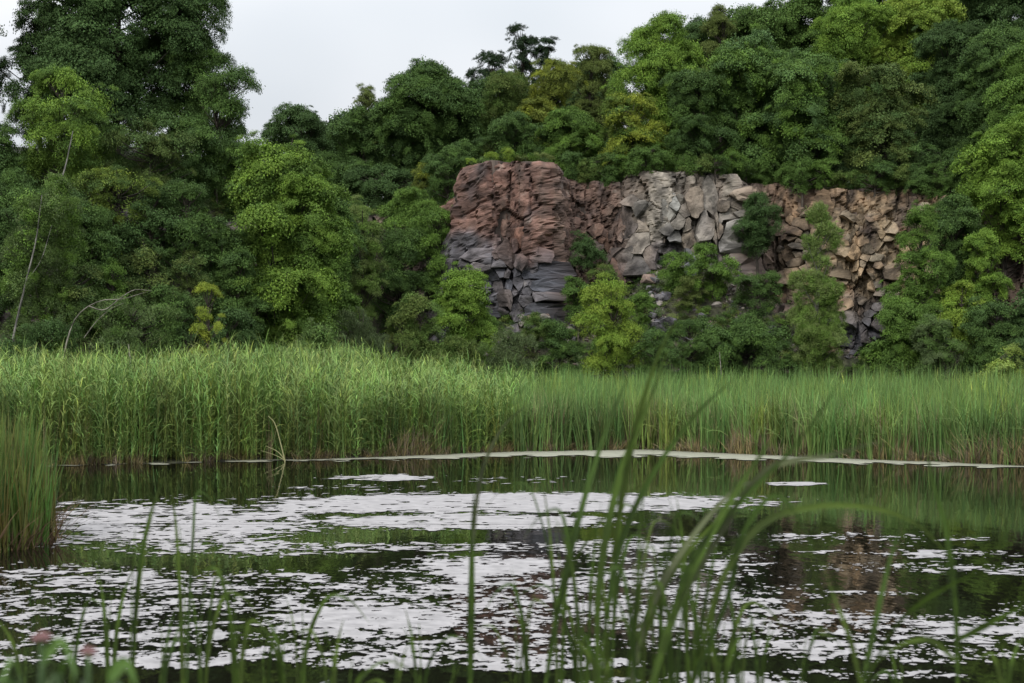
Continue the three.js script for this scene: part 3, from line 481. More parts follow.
// white birch stems and bleached boughs
function stems(name, label, category, depth, mat, list) {
  const t = new THREE.Group(), b = PX(list[0].p[0][0], list[0].p[0][1], depth); t.name = numbered(name); t.position.set(b.x, H(b.x, b.z), b.z); scene.add(t); tag(t, label, category);
  for (const l of list) { const pts = l.p.map(([x, y, dz = 0]) => PX(x, y, depth).add(V(0, 0, dz)).sub(t.position)); const c = new THREE.CatmullRomCurve3(pts).getPoints(14), g = new Geo(); limb(g, c, l.r[0], l.r[1], 6); mesh(l.n, g.build(), mat, t); }
  return t;
}
stems('leaning_birch', 'slender white leaning birch stem rising through the foliage', 'birch', 56.7, M.birch, [{ n: 'stem', p: [[8, 392], [12, 345], [24, 290], [36, 240], [42, 195]], r: [0.055, 0.018] }, { n: 'branch', p: [[27, 280], [40, 262], [52, 225]], r: [0.02, 0.008] }]);
stems('dead_birch', 'thin bare whitish dead stem leaning against the bluff trees', 'dead tree', 61, M.birch, [{ n: 'stem', p: [[52, 392], [56, 300], [60, 190], [67, 160], [73, 131]], r: [0.05, 0.02] }]);
stems('dead_branch', 'bleached bare bough arching over the willow shrub', 'branch', 54.4, M.dead, [{ n: 'bough', p: [[60, 392], [66, 345], [78, 315], [100, 301], [122, 299], [146, 292]], r: [0.035, 0.010] }, { n: 'twig', p: [[88, 306], [104, 310], [118, 300], [134, 290], [152, 291]], r: [0.028, 0.01] }, { n: 'twig', p: [[84, 338], [96, 322], [112, 308], [124, 303]], r: [0.018, 0.007] }]);

// ------------------------------------------------------------------ undergrowth on slope and plateau edge
function scatter(name, label, category, geo, mat, spots, parent = scene) {
  const im = new THREE.InstancedMesh(geo, mat, spots.length); spots.forEach((s, i) => { im.setMatrixAt(i, s.m); im.setColorAt(i, cTmp.setRGB(...s.c)); });
  im.name = name; im.castShadow = im.receiveShadow = true; im.userData.kind = 'stuff'; if (label) { im.userData.label = label; im.userData.category = category; } parent.add(im); return im;
}
const place = (x, y, z, ry, s, sy = s, tilt = 0, ta = 0) => { dummy.position.set(x, y, z); dummy.rotation.set(Math.cos(ta) * tilt, ry, Math.sin(ta) * tilt, 'XYZ'); dummy.scale.set(s, sy, s); dummy.updateMatrix(); return dummy.matrix.clone(); };
{
  const R = rng(5), a = [], b = [];
  for (let i = 0; i < 90000 && a.length < 17000; i++) {
    const x = lerp(-34, 44, R()), z = lerp(-112, -55, R()), e = piece(WALL, x, 1), s = z - e, y = H(x, z);
    if (s > -3 && s < 1.8) { if (!(s < -0.2)) continue; }
    const dens = sstep(-0.3, 0.2, fbm(x * 0.35, z * 0.35, 6, 3) + (s < 0 ? 0.4 : 0) + (s > 13 ? 0.25 : 0)); if (s < -9 || R() > dens) continue;
    const t = [TONE.mid, TONE.olive, TONE.deep, TONE.grey, TONE.fresh][Math.floor(R() * 5)], k = 0.75 + R() * 0.5;
    a.push({ m: place(x, y + 0.12 + R() * 0.25, z, R() * 6.28, 0.25 + 0.4 * R(), 0.3 + 0.5 * R(), 0.5, R() * 6.28), c: [t[0] * k, t[1] * k, t[2] * k] });
  }
  const g = new ConvexGeometry(Array.from({ length: 12 }, () => V(R() - 0.5, (R() - 0.5) * 0.7, R() - 0.5).normalize().multiplyScalar(0.4 + 0.15 * R()))); g.setAttribute('uv', new THREE.Float32BufferAttribute(new Float32Array(g.attributes.position.count * 2).map(() => R()), 2)); g.setAttribute('color', new THREE.Float32BufferAttribute(new Float32Array(g.attributes.position.count * 3).fill(1), 3));
  for (let i = 0; i < 60000 && b.length < 5000; i++) { const x = lerp(-6, 34, R()), e = piece(WALL, x, 1), z = e + 1.3 + 12 * R(), y = H(x, z); if (y < 1.3 || fbm(x * 0.5, z * 0.4, 16, 3) < -0.05 + 0.25 * R()) continue; const k = 0.6 + 0.8 * R(), t = [[0.2, 0.19, 0.2], [0.26, 0.22, 0.19], [0.2, 0.145, 0.12], [0.32, 0.29, 0.25]][Math.floor(R() * 4)]; b.push({ m: place(x, y, z, R() * 6.28, 0.14 + 0.42 * R() * R(), 0.14 + 0.3 * R() * R(), R(), R() * 6.28), c: t.map(v => v * k) }); }
  scatter('rubble', 'loose broken stone scattered over the slope below the wall', 'rubble', g, M.rock, b);
  scatter('undergrowth', 'low scrub and weeds covering the rubble slope and the wall top', 'undergrowth', BOUGH.bushy[0], LM, a);
}

// ------------------------------------------------------------------ reeds
// ribbon leaf along a curve in its own plane: base point, azimuth, length, lean, bend, width
function ribbon(g, x0, y0, z0, az, len, lean, bend, wid, seg, c, twist = 0) {
  const cx = Math.cos(az), cz = Math.sin(az); let x = x0, y = y0, z = z0, ang = lean, prev = null;
  for (let i = 0; i <= seg; i++) {
    const f = i / seg, w = wid * (f < 0.35 ? 0.75 + 0.25 * f / 0.35 : Math.max(0.04, 1 - ((f - 0.35) / 0.65) ** 1.6)) * 0.5, tw = twist * f, sx = -cz * Math.cos(tw), sz = cx * Math.cos(tw), sy = Math.sin(tw);
    const a = g.v(x + sx * w, y + sy * w, z + sz * w, 0, f * len, c), b = g.v(x - sx * w, y - sy * w, z - sz * w, 1, f * len, c);
    if (prev) g.quad(prev[0], prev[1], b, a); prev = [a, b];
    const dl = len / seg; x += Math.sin(ang) * cx * dl; z += Math.sin(ang) * cz * dl; y += Math.cos(ang) * dl; ang += bend / seg * (0.5 + f);
  }
}
function cattail(seed, n, h) {                                      // upright strap leaves from one root
  const R = rng(seed), g = new Geo();
  for (let i = 0; i < n; i++) { const v = 0.65 + 0.7 * R(), a = R() * 6.28, r = 0.09 * R(), brk = R() < 0.2; ribbon(g, Math.cos(a) * r, 0, Math.sin(a) * r, R() * 6.28, h * (0.62 + 0.43 * R()), 0.02 + 0.2 * R() * R(), brk ? 1.6 + R() : 0.05 + 0.7 * R() * R(), 0.024 + 0.012 * R(), 6, [v * (0.9 + 0.3 * R()), v, v * 0.92], (R() - 0.5) * 2.6); }
  return g.build();
}
function reedPlant(seed, n, h) {                                    // phragmites: stems with arching leaves
  const R = rng(seed), g = new Geo();
  for (let k = 0; k < n; k++) {
    const a0 = R() * 6.28, r = 0.2 * R(), x0 = Math.cos(a0) * r, z0 = Math.sin(a0) * r, hh = h * (0.72 + 0.36 * R()), az = R() * 6.28, lean = 0.16 * R(), v = 0.8 + 0.35 * R();
    ribbon(g, x0, 0, z0, az, hh, lean, 0.0, 0.009, 4, [v * 1.05, v * 0.8, v * 0.85], 0.6);
    const nl = 17 + Math.floor(R() * 6), side = R() * 6.28; for (let i = 0; i < nl; i++) { const f = 0.08 + 0.91 * (i + R() * 0.8) / nl, la = R() < 0.5 ? side + R() : R() * 6.28, w = 0.65 + 0.65 * R(); ribbon(g, x0 + Math.sin(lean) * Math.cos(az) * hh * f, hh * f * 0.985, z0 + Math.sin(lean) * Math.sin(az) * hh * f, la, 0.22 + 0.3 * R(), 0.15 + 0.75 * R(), 0.3 + 2.2 * R(), 0.011 + 0.010 * R(), 5, [w * (0.9 + 0.25 * R()), w, w * (0.8 + 0.4 * R())], (R() - 0.5) * 2.4); }
  }
  return g.build();
}
function deadBlades(seed, n, h) { const R = rng(seed), g = new Geo(); for (let i = 0; i < n; i++) { const v = 0.6 + 0.6 * R(); ribbon(g, (R() - 0.5) * 0.2, 0, (R() - 0.5) * 0.2, R() * 6.28, h * (0.35 + 0.75 * R()), 0.1 + 0.5 * R(), -0.3 + 1.6 * R() * R(), 0.014 + 0.008 * R(), 4, [v, v * (0.9 + 0.1 * R()), v * 0.9], R() * 2); } return g.build(); }
const CAT = [1, 2, 3, 11, 12].map(k => cattail(k, 9, 2.04)), PHR = [4, 5, 6, 14, 15, 16].map(k => reedPlant(k, 4, 2.34)), DEAD = [deadBlades(7, 12, 1.0), deadBlades(8, 12, 1.0)];
{
  const R = rng(9), cat = CAT.map(() => []), phr = PHR.map(() => []), dead = [[], []];
  const isPhr = (x, z) => sstep(1.5, -6.5, x + 3.5 * n3(x * 0.4, z * 0.3, 2));
  const add = (x, z, d) => {
    const y = Math.min(H(x, z), 1.05), p = isPhr(x, z), k = 0.70 + 0.5 * R() + 0.6 * n3(x * 0.9, z * 0.6, 12), ye = sstep(0.0, 0.45, fbm(x * 0.45, z * 0.45, 21, 3));
    if (R() < p) { const hump = 0.93 + 0.10 * sstep(-4.6, -5.6, x) * sstep(-11.5, -10, x) + 0.03 * sstep(-10, -12, x) + (R() < 0.03 ? 0.12 : 0) + 0.17 * n3(x * 0.45, z * 0.3, 5) + 0.08 * n3(x * 1.3, z, 4) + 0.08 * Math.exp(-((x + 6.6) ** 2) / 2.5); phr[Math.floor(R() * 6)].push({ m: place(x, y - 0.1, z, R() * 6.28, 1, hump * (0.72 + 0.38 * R()), 0.05 + 0.22 * R() * R() + 0.12 * Math.max(0, n3(x * 0.8, z * 0.8, 3)), R() < 0.6 ? 6 * n3(x * 0.5, z * 0.5, 6) : R() * 6.28), c: [lerp(0.14, 0.21, R()) * k, lerp(0.255, 0.30, R()) * k, lerp(0.055, 0.085, R()) * k] }); }
    else { const s = 0.97 + 0.18 * n3(x * 0.6, z * 0.5, 5) + 0.08 * n3(x * 1.7, z, 4) + (x > 2 && x < 3 ? 0.05 : 0); cat[Math.floor(R() * 5)].push({ m: place(x, y - 0.1, z, R() * 6.28, 1, s * (0.74 + 0.34 * R()), 0.03 + 0.2 * R() * R() + 0.12 * Math.max(0, n3(x * 0.9, z * 0.9, 3)), R() < 0.6 ? 6 * n3(x * 0.6, z * 0.5, 6) : R() * 6.28), c: [lerp(0.098, 0.205, ye * 0.75 + R() * 0.25) * k, lerp(0.190, 0.262, ye * 0.8 + R() * 0.2) * k, lerp(0.058, 0.05, ye) * k] }); }
  };
  for (let x = -30; x < 30; x += 0.145) {                           // dense front
    const z0 = shoreZ(x);
    for (let d = -0.1; d < 4.5; d += 0.17) { if (R() < 0.25) continue; const xx = x + (R() - 0.5) * 0.2, zz = z0 - d - R() * 0.2 - 0.35 * Math.max(0, n3(xx * 0.9, 3, 8)); if (Math.abs(xx) < 0.42 * -zz + 2) add(xx, zz, d); }
  }
  for (let i = 0; i < 15000; i++) { const x = lerp(-30, 36, R()), d = 4.5 + 24 * Math.pow(R(), 1.2), z = shoreZ(x) - d, e = piece(WALL, x, 1); if (z < e + 10 || Math.abs(x) > 0.42 * -z + 3 || H(x, z) > 1.5) continue; add(x, z, d); }
  for (let i = 0; i < 4200; i++) {
    const x = lerp(-16, 17, R()), z = shoreZ(x) + 0.05 - 0.9 * R(), m = n3(x * 0.55, 2, 31) + 0.1 + 0.25 * sstep(1, 6, x); if (R() > 0.12 + m * 1.3) continue;
    const k = 0.75 + 0.5 * R(), h = 0.3 + 0.4 * R() * R() + (m > 0.42 ? 0.15 + 0.5 * R() : 0), pinky = R() < 0.4;
    dead[Math.floor(R() * 2)].push({ m: place(x, -0.05, z, R() * 6.28, 1, h, 0.2 * R(), R() * 6.28), c: pinky ? [0.26 * k, 0.22 * k, 0.16 * k] : [0.34 * k, 0.29 * k, 0.14 * k] });
  }
  for (let i = 0; i < 900; i++) { const x = lerp(-18, 19, R()), z = shoreZ(x) - 0.2 - 5 * R() * R(), k = 0.7 + 0.5 * R(); if (n3(x * 0.4, z * 0.3, 77) < 0) continue; dead[Math.floor(R() * 2)].push({ m: place(x, H(x, z) - 0.05, z, R() * 6.28, 0.8, 1.2 + 0.9 * R(), 0.12 * R(), R() * 6.28), c: [0.30 * k, 0.27 * k, 0.15 * k] }); }
  const bed = new THREE.Group(); bed.name = 'reed_bed'; scene.add(bed); tag(bed, 'broad green bed of reeds and cattails along the far shore', 'reeds', null, 'stuff');
  phr.forEach(a => scatter('reeds', null, null, PHR[phr.indexOf(a)], M.reed, a, bed)); cat.forEach(a => scatter('cattails', null, null, CAT[cat.indexOf(a)], M.reed, a, bed)); dead.forEach(a => scatter('dead_reeds', null, null, DEAD[dead.indexOf(a)], M.straw, a, bed));
  console.log('reeds', phr.flat().length, cat.flat().length, dead.flat().length);
}
{ // nearer clump at the pond's side
  const R = rng(19), a = [], d = [], t = new THREE.Group(); t.name = 'reed_clump'; t.position.set(-6.6, 0, -17.2); scene.add(t); tag(t, 'dense clump of narrow green reeds standing in the water apart from the bed', 'reeds');
  for (let i = 0; i < 620; i++) {
    const an = R() * 6.28, r = Math.sqrt(R()), x = Math.cos(an) * r * 1.35 - 0.55, z = Math.sin(an) * r * 1.7 - 0.5; const edge = r > 0.8;
    a.push({ m: place(x, -0.15, z, R() * 6.28, 0.75, (edge ? 0.8 : 1.0) * (0.75 + 0.3 * R()), 0.12 * R() + (edge ? 0.1 : 0), R() * 6.28), c: [lerp(0.055, 0.12, R()), lerp(0.105, 0.165, R()), 0.032] });
    if (i % 2 === 0) d.push({ m: place(x * 1.02, -0.1, z * 1.02, R() * 6.28, 1, 0.45 + 0.35 * R(), 0.15 * R(), R() * 6.28), c: [0.24, 0.165, 0.10] });
  }
  scatter('leaves', null, null, CAT[1], M.reed, a, t); scatter('dead_leaves', null, null, DEAD[0], M.straw, d, t);
}
// single dry stalks that stand out along the shore
function dryReed(label, depth, list) { const t = stems('dry_reed', label, 'reed', depth, new THREE.MeshStandardMaterial({ color: col(0.30, 0.29, 0.14), roughness: 0.9 }), list); return t; }
dryReed('broken pale dry reed leaning out of the bed towards open water', 35.1, [{ n: 'stem', p: [[285, 462], [281, 445], [274, 422], [268, 416]], r: [0.018, 0.007] }, { n: 'stem', p: [[285, 460], [278, 452], [266, 446]], r: [0.014, 0.005] }, { n: 'stem', p: [[284, 460], [277, 456], [262, 450, 0.2]], r: [0.012, 0.005] }]);
for (const [px, y0, y1, d] of [[721, 372, 352, 70], [302, 378, 352, 60], [130, 360, 344, 42]]) stems('dry_stalk', 'single upright dry stalk standing above the reed tops', 'stalk', d, M.dead, [{ n: 'stem', p: [[px, y0 + 20], [px, y0], [px - 1.5, y1]], r: [0.03, 0.02] }]).userData.group = 'dry stalks above the reeds';

// ------------------------------------------------------------------ floating scum
{
  // coverage by eye, in pixels of the photograph, carried to the water plane
  const E = [[510, 503, 215, 9, 1.0], [470, 522, 135, 7, 0.95], [330, 508, 80, 5, 0.9], [170, 524, 130, 20, 0.82], [60, 530, 60, 16, 0.55], [150, 544, 110, 6, 0.55], [250, 549, 110, 7, 0.62], [440, 547, 100, 4, 0.8], [620, 547, 75, 6, 0.78], [660, 540, 60, 3, 0.5], [490, 567, 72, 10, 0.86], [390, 570, 50, 3, 0.6],
    [75, 585, 110, 16, 0.6], [230, 582, 110, 10, 0.55], [480, 590, 150, 14, 0.66], [100, 605, 140, 14, 0.55], [330, 600, 90, 12, 0.6], [370, 624, 95, 15, 0.9], [520, 612, 140, 16, 0.66], [640, 580, 110, 12, 0.62], [600, 605, 120, 20, 0.6], [120, 630, 140, 12, 0.42], [230, 640, 120, 10, 0.5], [150, 660, 90, 8, 0.72], [270, 655, 60, 6, 0.5], [370, 664, 70, 6, 0.7], [545, 664, 80, 7, 0.75], [480, 645, 130, 12, 0.6],
    [700, 620, 100, 14, 0.62], [840, 625, 150, 12, 0.6], [960, 632, 110, 10, 0.6], [780, 645, 130, 10, 0.55], [900, 655, 120, 8, 0.6], [990, 655, 60, 6, 0.6], [720, 682, 70, 8, 0.8], [620, 685, 60, 6, 0.55], [860, 675, 90, 5, 0.35], [380, 478, 45, 3, 0.85], [350, 488, 60, 3, 0.4], [500, 494, 60, 2, 0.6], [795, 484, 26, 1.8, 0.95], [480, 480, 90, 3, 0.22], [870, 540, 90, 6, 0.3], [905, 568, 80, 5, 0.48], [850, 553, 50, 2, 0.45], [865, 594, 60, 2, 0.6], [790, 536, 110, 2, 0.4], [940, 554, 60, 4, 0.5], [700, 560, 80, 8, 0.4], [710, 595, 90, 14, 0.5], [1010, 571, 40, 4, 0.5], [110, 505, 60, 4, 0.45], [620, 560, 70, 5, 0.3], [-60, 600, 120, 30, 0.5], [1090, 630, 100, 24, 0.5], [-90, 650, 160, 20, 0.45], [1100, 560, 80, 12, 0.3]];
  const cover = (x, z) => {
    const d = -z, px = 512 + x / d * F, py = HOR + EYE / d * F; let c = 0;
    for (const [cx, cy, rx, ry, k] of E) { const u = (px - cx) / rx, v = (py - cy) / ry, q = u * u + v * v; if (q < 2.2) c = Math.max(c, k * sstep(2.2, 0.45, q)); }
    return c;
  };
  const field = (x, z) => {
    const c = cover(x, z); if (c <= 0) return -1;
    const n = 0.5 + 0.42 * n3(x * 1.1, z * 1.0, 3) + 0.55 * n3(x * 3.2, z * 3.4, 7) + 0.62 * n3(x * 7, z * 8, 5) + 0.5 * n3(x * 15, z * 16, 9) + 0.35 * n3(x * 29, z * 31, 2);
    const streak = 0.5 * Math.max(0, n3(x * 0.45, z * 2.6, 33)) + 0.35 * Math.max(0, n3(x * 0.9, z * 6, 35));
    return (c > 0.8 ? c * 1.0 - streak : c * 0.74) - n - 0.02;
  };
  const strip = (x, z) => { // along the shore
    const zs = shoreZ(x), w = piece([[-16, 0.6], [-10, 0.7], [-5, 1.1], [-1.5, 2.0], [0.5, 2.4], [3, 3.2], [6, 2.6], [9, 1.9], [13, 1.5], [18, 1.4]], x) * (1.2 + 0.35 * n3(x * 0.9, 1, 1)), d = z - zs + 0.3;
    if (d < 0) return -1; return (w - d) * 1.0 - 0.2 + 1.3 * n3(x * 1.3, z * 1.6, 4) + 0.9 * n3(x * 3.4, z * 4.5, 2) + 0.5 * n3(x * 9, z * 10, 6) - 0.8 * sstep(-1, -6, x) * (0.5 + n3(x * 0.9, 6, 1));
  };
  function contour(f, x0, x1, z0, z1, h, y) {                       // marching squares -> list of polygons
    const nx = Math.round((x1 - x0) / h), nz = Math.round((z1 - z0) / h), v = new Float32Array((nx + 1) * (nz + 1));
    for (let j = 0; j <= nz; j++) for (let i = 0; i <= nx; i++) v[j * (nx + 1) + i] = f(x0 + i * h, z0 + j * h);
    const g = new Geo(), cells = new Map(), key = (i, j) => j * nx + i, tris = [];
    for (let j = 0; j < nz; j++) for (let i = 0; i < nx; i++) {
      const c = [[i, j], [i + 1, j], [i + 1, j + 1], [i, j + 1]], val = c.map(([a, b]) => v[b * (nx + 1) + a]); if (val.every(q => q <= 0)) continue;
      const poly = [];
      for (let k = 0; k < 4; k++) { const a = c[k], b = c[(k + 1) % 4], va = val[k], vb = val[(k + 1) % 4]; if (va > 0) poly.push([a[0], a[1]]); if ((va > 0) !== (vb > 0)) { const t = va / (va - vb); poly.push([lerp(a[0], b[0], t), lerp(a[1], b[1], t)]); } }
      tris.push({ i, j, poly });
    }
    return { tris, nx, x0, z0, h, y };
  }
  function fill(g, { tris, x0, z0, h, y }) { for (const { poly } of tris) { const id = poly.map(([a, b]) => { const x = x0 + a * h, z = z0 + b * h, k = 0.9 + 0.3 * n3(x * 5, z * 5, 1) + 0.25 * n3(x * 17, z * 17, 4); return g.v(x, y, z, x, z, [k, k, k]); }); for (let k = 1; k + 1 < id.length; k++) g.tri(id[0], id[k + 1], id[k]); } }
  const mScum = new THREE.MeshStandardMaterial({ color: col(0.30, 0.292, 0.297), vertexColors: true, roughness: 0.8, bumpMap: rockBump, bumpScale: 0.01, side: THREE.DoubleSide });
  const mStrip = new THREE.MeshStandardMaterial({ color: col(0.25, 0.255, 0.195), vertexColors: true, roughness: 0.85, side: THREE.DoubleSide });
  const g1 = new Geo(); fill(g1, contour(field, -6.6, 6.6, -14, -9.0, 0.032, 0.006)); fill(g1, contour(field, -9, 9, -20, -14, 0.05, 0.006)); fill(g1, contour(field, -13, 12, -33, -20, 0.09, 0.006));
  tag(mesh('floating_scum', g1.build(), mScum, scene), 'pale film of floating scum in broken rafts over the dark water', 'scum', null, 'stuff');
  { // loose flecks between the rafts
    const R = rng(303), a = [], g = new Geo(), ids = [g.v(0, 0, 0)]; for (let i = 0; i < 7; i++) { const t = i / 7 * 6.283, r = 0.6 + 0.5 * R(); ids.push(g.v(Math.cos(t) * r, 0, Math.sin(t) * r)); } for (let i = 1; i <= 7; i++) g.tri(0, i % 7 + 1, i);
    g.c = Array(24).fill(1);
    for (let i = 0; i < 120000 && a.length < 9000; i++) { const d = 9.3 + 18 * Math.pow(R(), 1.4), x = (R() - 0.5) * 1.05 * d * 0.74, z = -d, c = cover(x, z); if (c < 0.12) continue; const f = field(x, z); if (f > 0.02 || f < -0.35 || R() > c + 0.15) continue; const k = 0.85 + 0.25 * R(), q = 0.008 + 0.03 * R() * R(); a.push({ m: place(x, 0.0065, z, R() * 6.28, q), c: [k, k, k] }); }
    scatter('scum_flecks', 'tiny pale flecks of scum adrift between the rafts', 'scum', g.build(), mScum, a);
  }
  const g2 = new Geo(); fill(g2, contour(strip, -17, 19, -43.5, -24, 0.14, 0.010));
  tag(mesh('shore_scum', g2.build(), mStrip, scene), 'greenish cream strip of scum lining the foot of the reed bed', 'scum', null, 'stuff');
  console.log('scum tris', g1.i.length / 3, g2.i.length / 3);
}

// ------------------------------------------------------------------ near plants on the bank, out of focus
const nearMat = [[0.105, 0.185, 0.026], [0.080, 0.150, 0.026], [0.13, 0.205, 0.034], [0.19, 0.225, 0.11]].map(c => new THREE.MeshPhysicalMaterial({ color: col(...c), roughness: 0.7, specularIntensity: 0.35, transmission: 0.3, thickness: 0, side: THREE.DoubleSide, map: soilTone }));
function bladeMesh(name, pts, wid, mat, parent, face = 0.4) {         // a long leaf through given points, folded along its midrib
  const c = new THREE.CatmullRomCurve3(pts), n = 22, g = new Geo(); let prev = null;
  for (let i = 0; i <= n; i++) {
    const f = i / n, p = c.getPoint(f), t = c.getTangent(f), s = new THREE.Vector3().crossVectors(t, V(Math.sin(face + f * 0.5), 0.15, Math.cos(face + f * 0.5))).normalize(), nn = new THREE.Vector3().crossVectors(s, t).normalize();
    const w = wid * 0.5 * (f < 0.3 ? 0.6 + 0.4 * f / 0.3 : Math.max(0.03, Math.pow(1 - (f - 0.3) / 0.7, 0.75)));
    const a = p.clone().addScaledVector(s, w).addScaledVector(nn, w * 0.25), b = p.clone().addScaledVector(s, -w).addScaledVector(nn, w * 0.25);
    const id = [g.v(a.x, a.y, a.z, 0, f), g.v(p.x, p.y, p.z, 0.02, f), g.v(b.x, b.y, b.z, 0.04, f)];
    if (prev) { g.quad(prev[0], prev[1], id[1], id[0]); g.quad(prev[1], prev[2], id[2], id[1]); } prev = id;
  }
  return mesh(name, g.build(), mat, parent);
}
function nearReed(label, depth, stem, leaves, group) {
  const t = new THREE.Group(), b = PX(stem[0][0], 700, depth), gy = H(b.x, b.z); t.name = numbered('near_reed'); t.position.set(b.x, gy, b.z); scene.add(t); tag(t, label, 'reed', group);
  const P = ([x, y, dz = 0]) => PX(x, y, depth - dz).sub(t.position);
  const sp = [V(0, -0.1, 0), V(b.x * 0, (b.y - gy) * 0.5, 0), ...stem.map(P)], g = new Geo(); limb(g, new THREE.CatmullRomCurve3(sp).getPoints(18), 0.0042, 0.0008, 6); mesh('stem', g.build(), nearMat[0], t);
  leaves.forEach((l, i) => bladeMesh('leaf', l.p.map(P), l.w, nearMat[l.m ?? i % 3], t, l.f ?? (i * 1.3) % 2 - 0.6));
  return t;
}
const NEAR = 'blurred tall reeds at the near bank';
nearReed('tall near reed whose long leaf tips cross the far reed tops', 2.7, [[600, 690], [612, 560], [622, 470]], [{ p: [[598, 690], [600, 580], [622, 470], [648, 405], [668, 348]], w: 0.0166, m: 0 }, { p: [[612, 560], [632, 440], [660, 350], [692, 296]], w: 0.0200, m: 2 }, { p: [[606, 620], [622, 540], [655, 470], [700, 410], [735, 378]], w: 0.0133, m: 1 }]);
nearReed('near reed with straight leaves reaching just below the far reed tops', 2.9, [[545, 690], [560, 590], [575, 520]], [{ p: [[545, 690], [562, 590], [590, 480], [610, 420], [630, 372]], w: 0.0150, m: 1 }, { p: [[556, 620], [575, 560], [620, 500], [650, 480]], w: 0.0116, m: 2 }]);
nearReed('near reed with a wide leaf slanting up over the shore strip', 2.5, [[655, 690], [678, 600], [700, 545]], [{ p: [[650, 690], [676, 610], [705, 545], [745, 478], [782, 425]], w: 0.0183, m: 0 }, { p: [[676, 610], [716, 540], [765, 470], [830, 455], [880, 441]], w: 0.0160, m: 3 }, { p: [[665, 650], [692, 560], [742, 500], [800, 440], [856, 356]], w: 0.0116, m: 1 }]);
nearReed('near reed with a leaf arching over and down across the open water', 2.6, [[690, 690], [715, 610], [735, 545]], [{ p: [[700, 660], [722, 580], [765, 522], [822, 506], [882, 510], [922, 528], [948, 556]], w: 0.0145, m: 2 }, { p: [[690, 690], [705, 600], [722, 520], [745, 455]], w: 0.0150, m: 0 }, { p: [[690, 690], [730, 590], [742, 535], [775, 495], [800, 520], [815, 560]], w: 0.0125, m: 1 }]);
nearReed('near reed with pale upper leaf bent in the thick of the clump', 2.8, [[625, 690], [650, 600], [668, 540]], [{ p: [[630, 690], [650, 610], [690, 540], [735, 490], [760, 478]], w: 0.0150, m: 3 }, { p: [[625, 690], [636, 600], [640, 520], [655, 440]], w: 0.0141, m: 0 }, { p: [[640, 650], [668, 580], [720, 520], [748, 515]], w: 0.0116, m: 2 }]);
nearReed('near reed with a short pale leaf tip against the far cattails', 3.2, [[470, 690], [472, 600], [472, 520]], [{ p: [[470, 690], [471, 610], [472, 540], [474, 488]], w: 0.0183, m: 1, f: 0.1 }, { p: [[471, 560], [482, 470], [505, 424], [532, 402]], w: 0.0133, m: 3 }]);
nearReed('thin near reed standing alone before the open dark water', 2.6, [[958, 690], [955, 600], [945, 520]], [{ p: [[958, 690], [955, 600], [946, 530], [930, 470], [928, 432]], w: 0.0116, m: 1 }, { p: [[957, 640], [985, 625], [1010, 612], [1040, 600]], w: 0.0166, m: 0 }, { p: [[955, 660], [930, 640], [900, 645], [870, 668]], w: 0.0116, m: 2 }, { p: [[956, 620], [940, 560], [900, 520], [860, 510]], w: 0.0083, m: 1 }]);
nearReed('near reed with one leaf bending low towards the open dark water', 2.4, [[860, 700], [870, 650], [882, 600]], [{ p: [[860, 700], [872, 640], [890, 560], [910, 500]], w: 0.0116, m: 1 }, { p: [[866, 680], [900, 620], [950, 585], [1010, 560]], w: 0.0116, m: 0 }, { p: [[862, 690], [850, 640], [835, 600], [820, 560]], w: 0.0100, m: 2 }]);
{
  const R = rng(61);
  for (const [px, tp, d, n] of [[130, 476, 3.4, 3], [202, 545, 3.3, 3], [238, 560, 3.0, 3], [185, 470, 3.8, 2], [110, 560, 3.6, 2], [285, 590, 3.0, 3], [300, 570, 3.5, 2], [330, 610, 3.1, 2], [420, 600, 3.2, 3], [395, 640, 2.8, 2], [160, 600, 3.1, 3], [70, 590, 3.4, 2], [515, 600, 3.0, 2], [580, 560, 3.4, 3], [760, 590, 3.2, 3], [720, 600, 3.3, 3], [800, 620, 2.9, 3], [1005, 630, 3.0, 3], [265, 610, 3.4, 2], [665, 540, 3.5, 3], [25, 610, 3.2, 2], [350, 650, 2.9, 2], [450, 640, 3.1, 2], [900, 640, 3.2, 2], [690, 480, 3.1, 3], [630, 520, 3.0, 3], [610, 500, 3.3, 3], [560, 470, 3.2, 3], [585, 500, 2.8, 3], [655, 500, 2.9, 4], [640, 560, 2.6, 4], [675, 575, 2.7, 4], [705, 540, 3.2, 3], [740, 560, 3.0, 3], [530, 560, 3.2, 3], [600, 610, 2.6, 4], [720, 620, 2.6, 3]]) {
    const L = []; for (let i = 0; i < n; i++) { const s = R() < 0.5 ? -1 : 1, w = 8 + 34 * R() * R(), y0 = lerp(720, tp, 0.1 + 0.3 * R()), ye = tp + 70 * R() * R(), q = [[px + s * 2, y0 + 40], [px + s * (3 + w * 0.15), lerp(y0, ye, 0.35)], [px + s * (4 + w * 0.5), lerp(y0, ye, 0.75)], [px + s * (5 + w), ye]]; if (R() < 0.25) q.push([px + s * (12 + w * 1.5), ye + 6], [px + s * (20 + w * 1.9), ye + 28]); L.push({ p: q, w: 0.006 + 0.006 * R(), m: Math.floor(R() * 3), f: R() * 2 - 1 }); }
    nearReed('slender out of focus reed rising from the near bank over the scum', d, [[px, 690], [px + (R() - 0.5) * 8, lerp(690, tp, 0.4)], [px + (R() - 0.5) * 14, lerp(690, tp, 0.75)]], L, NEAR);
  }
}
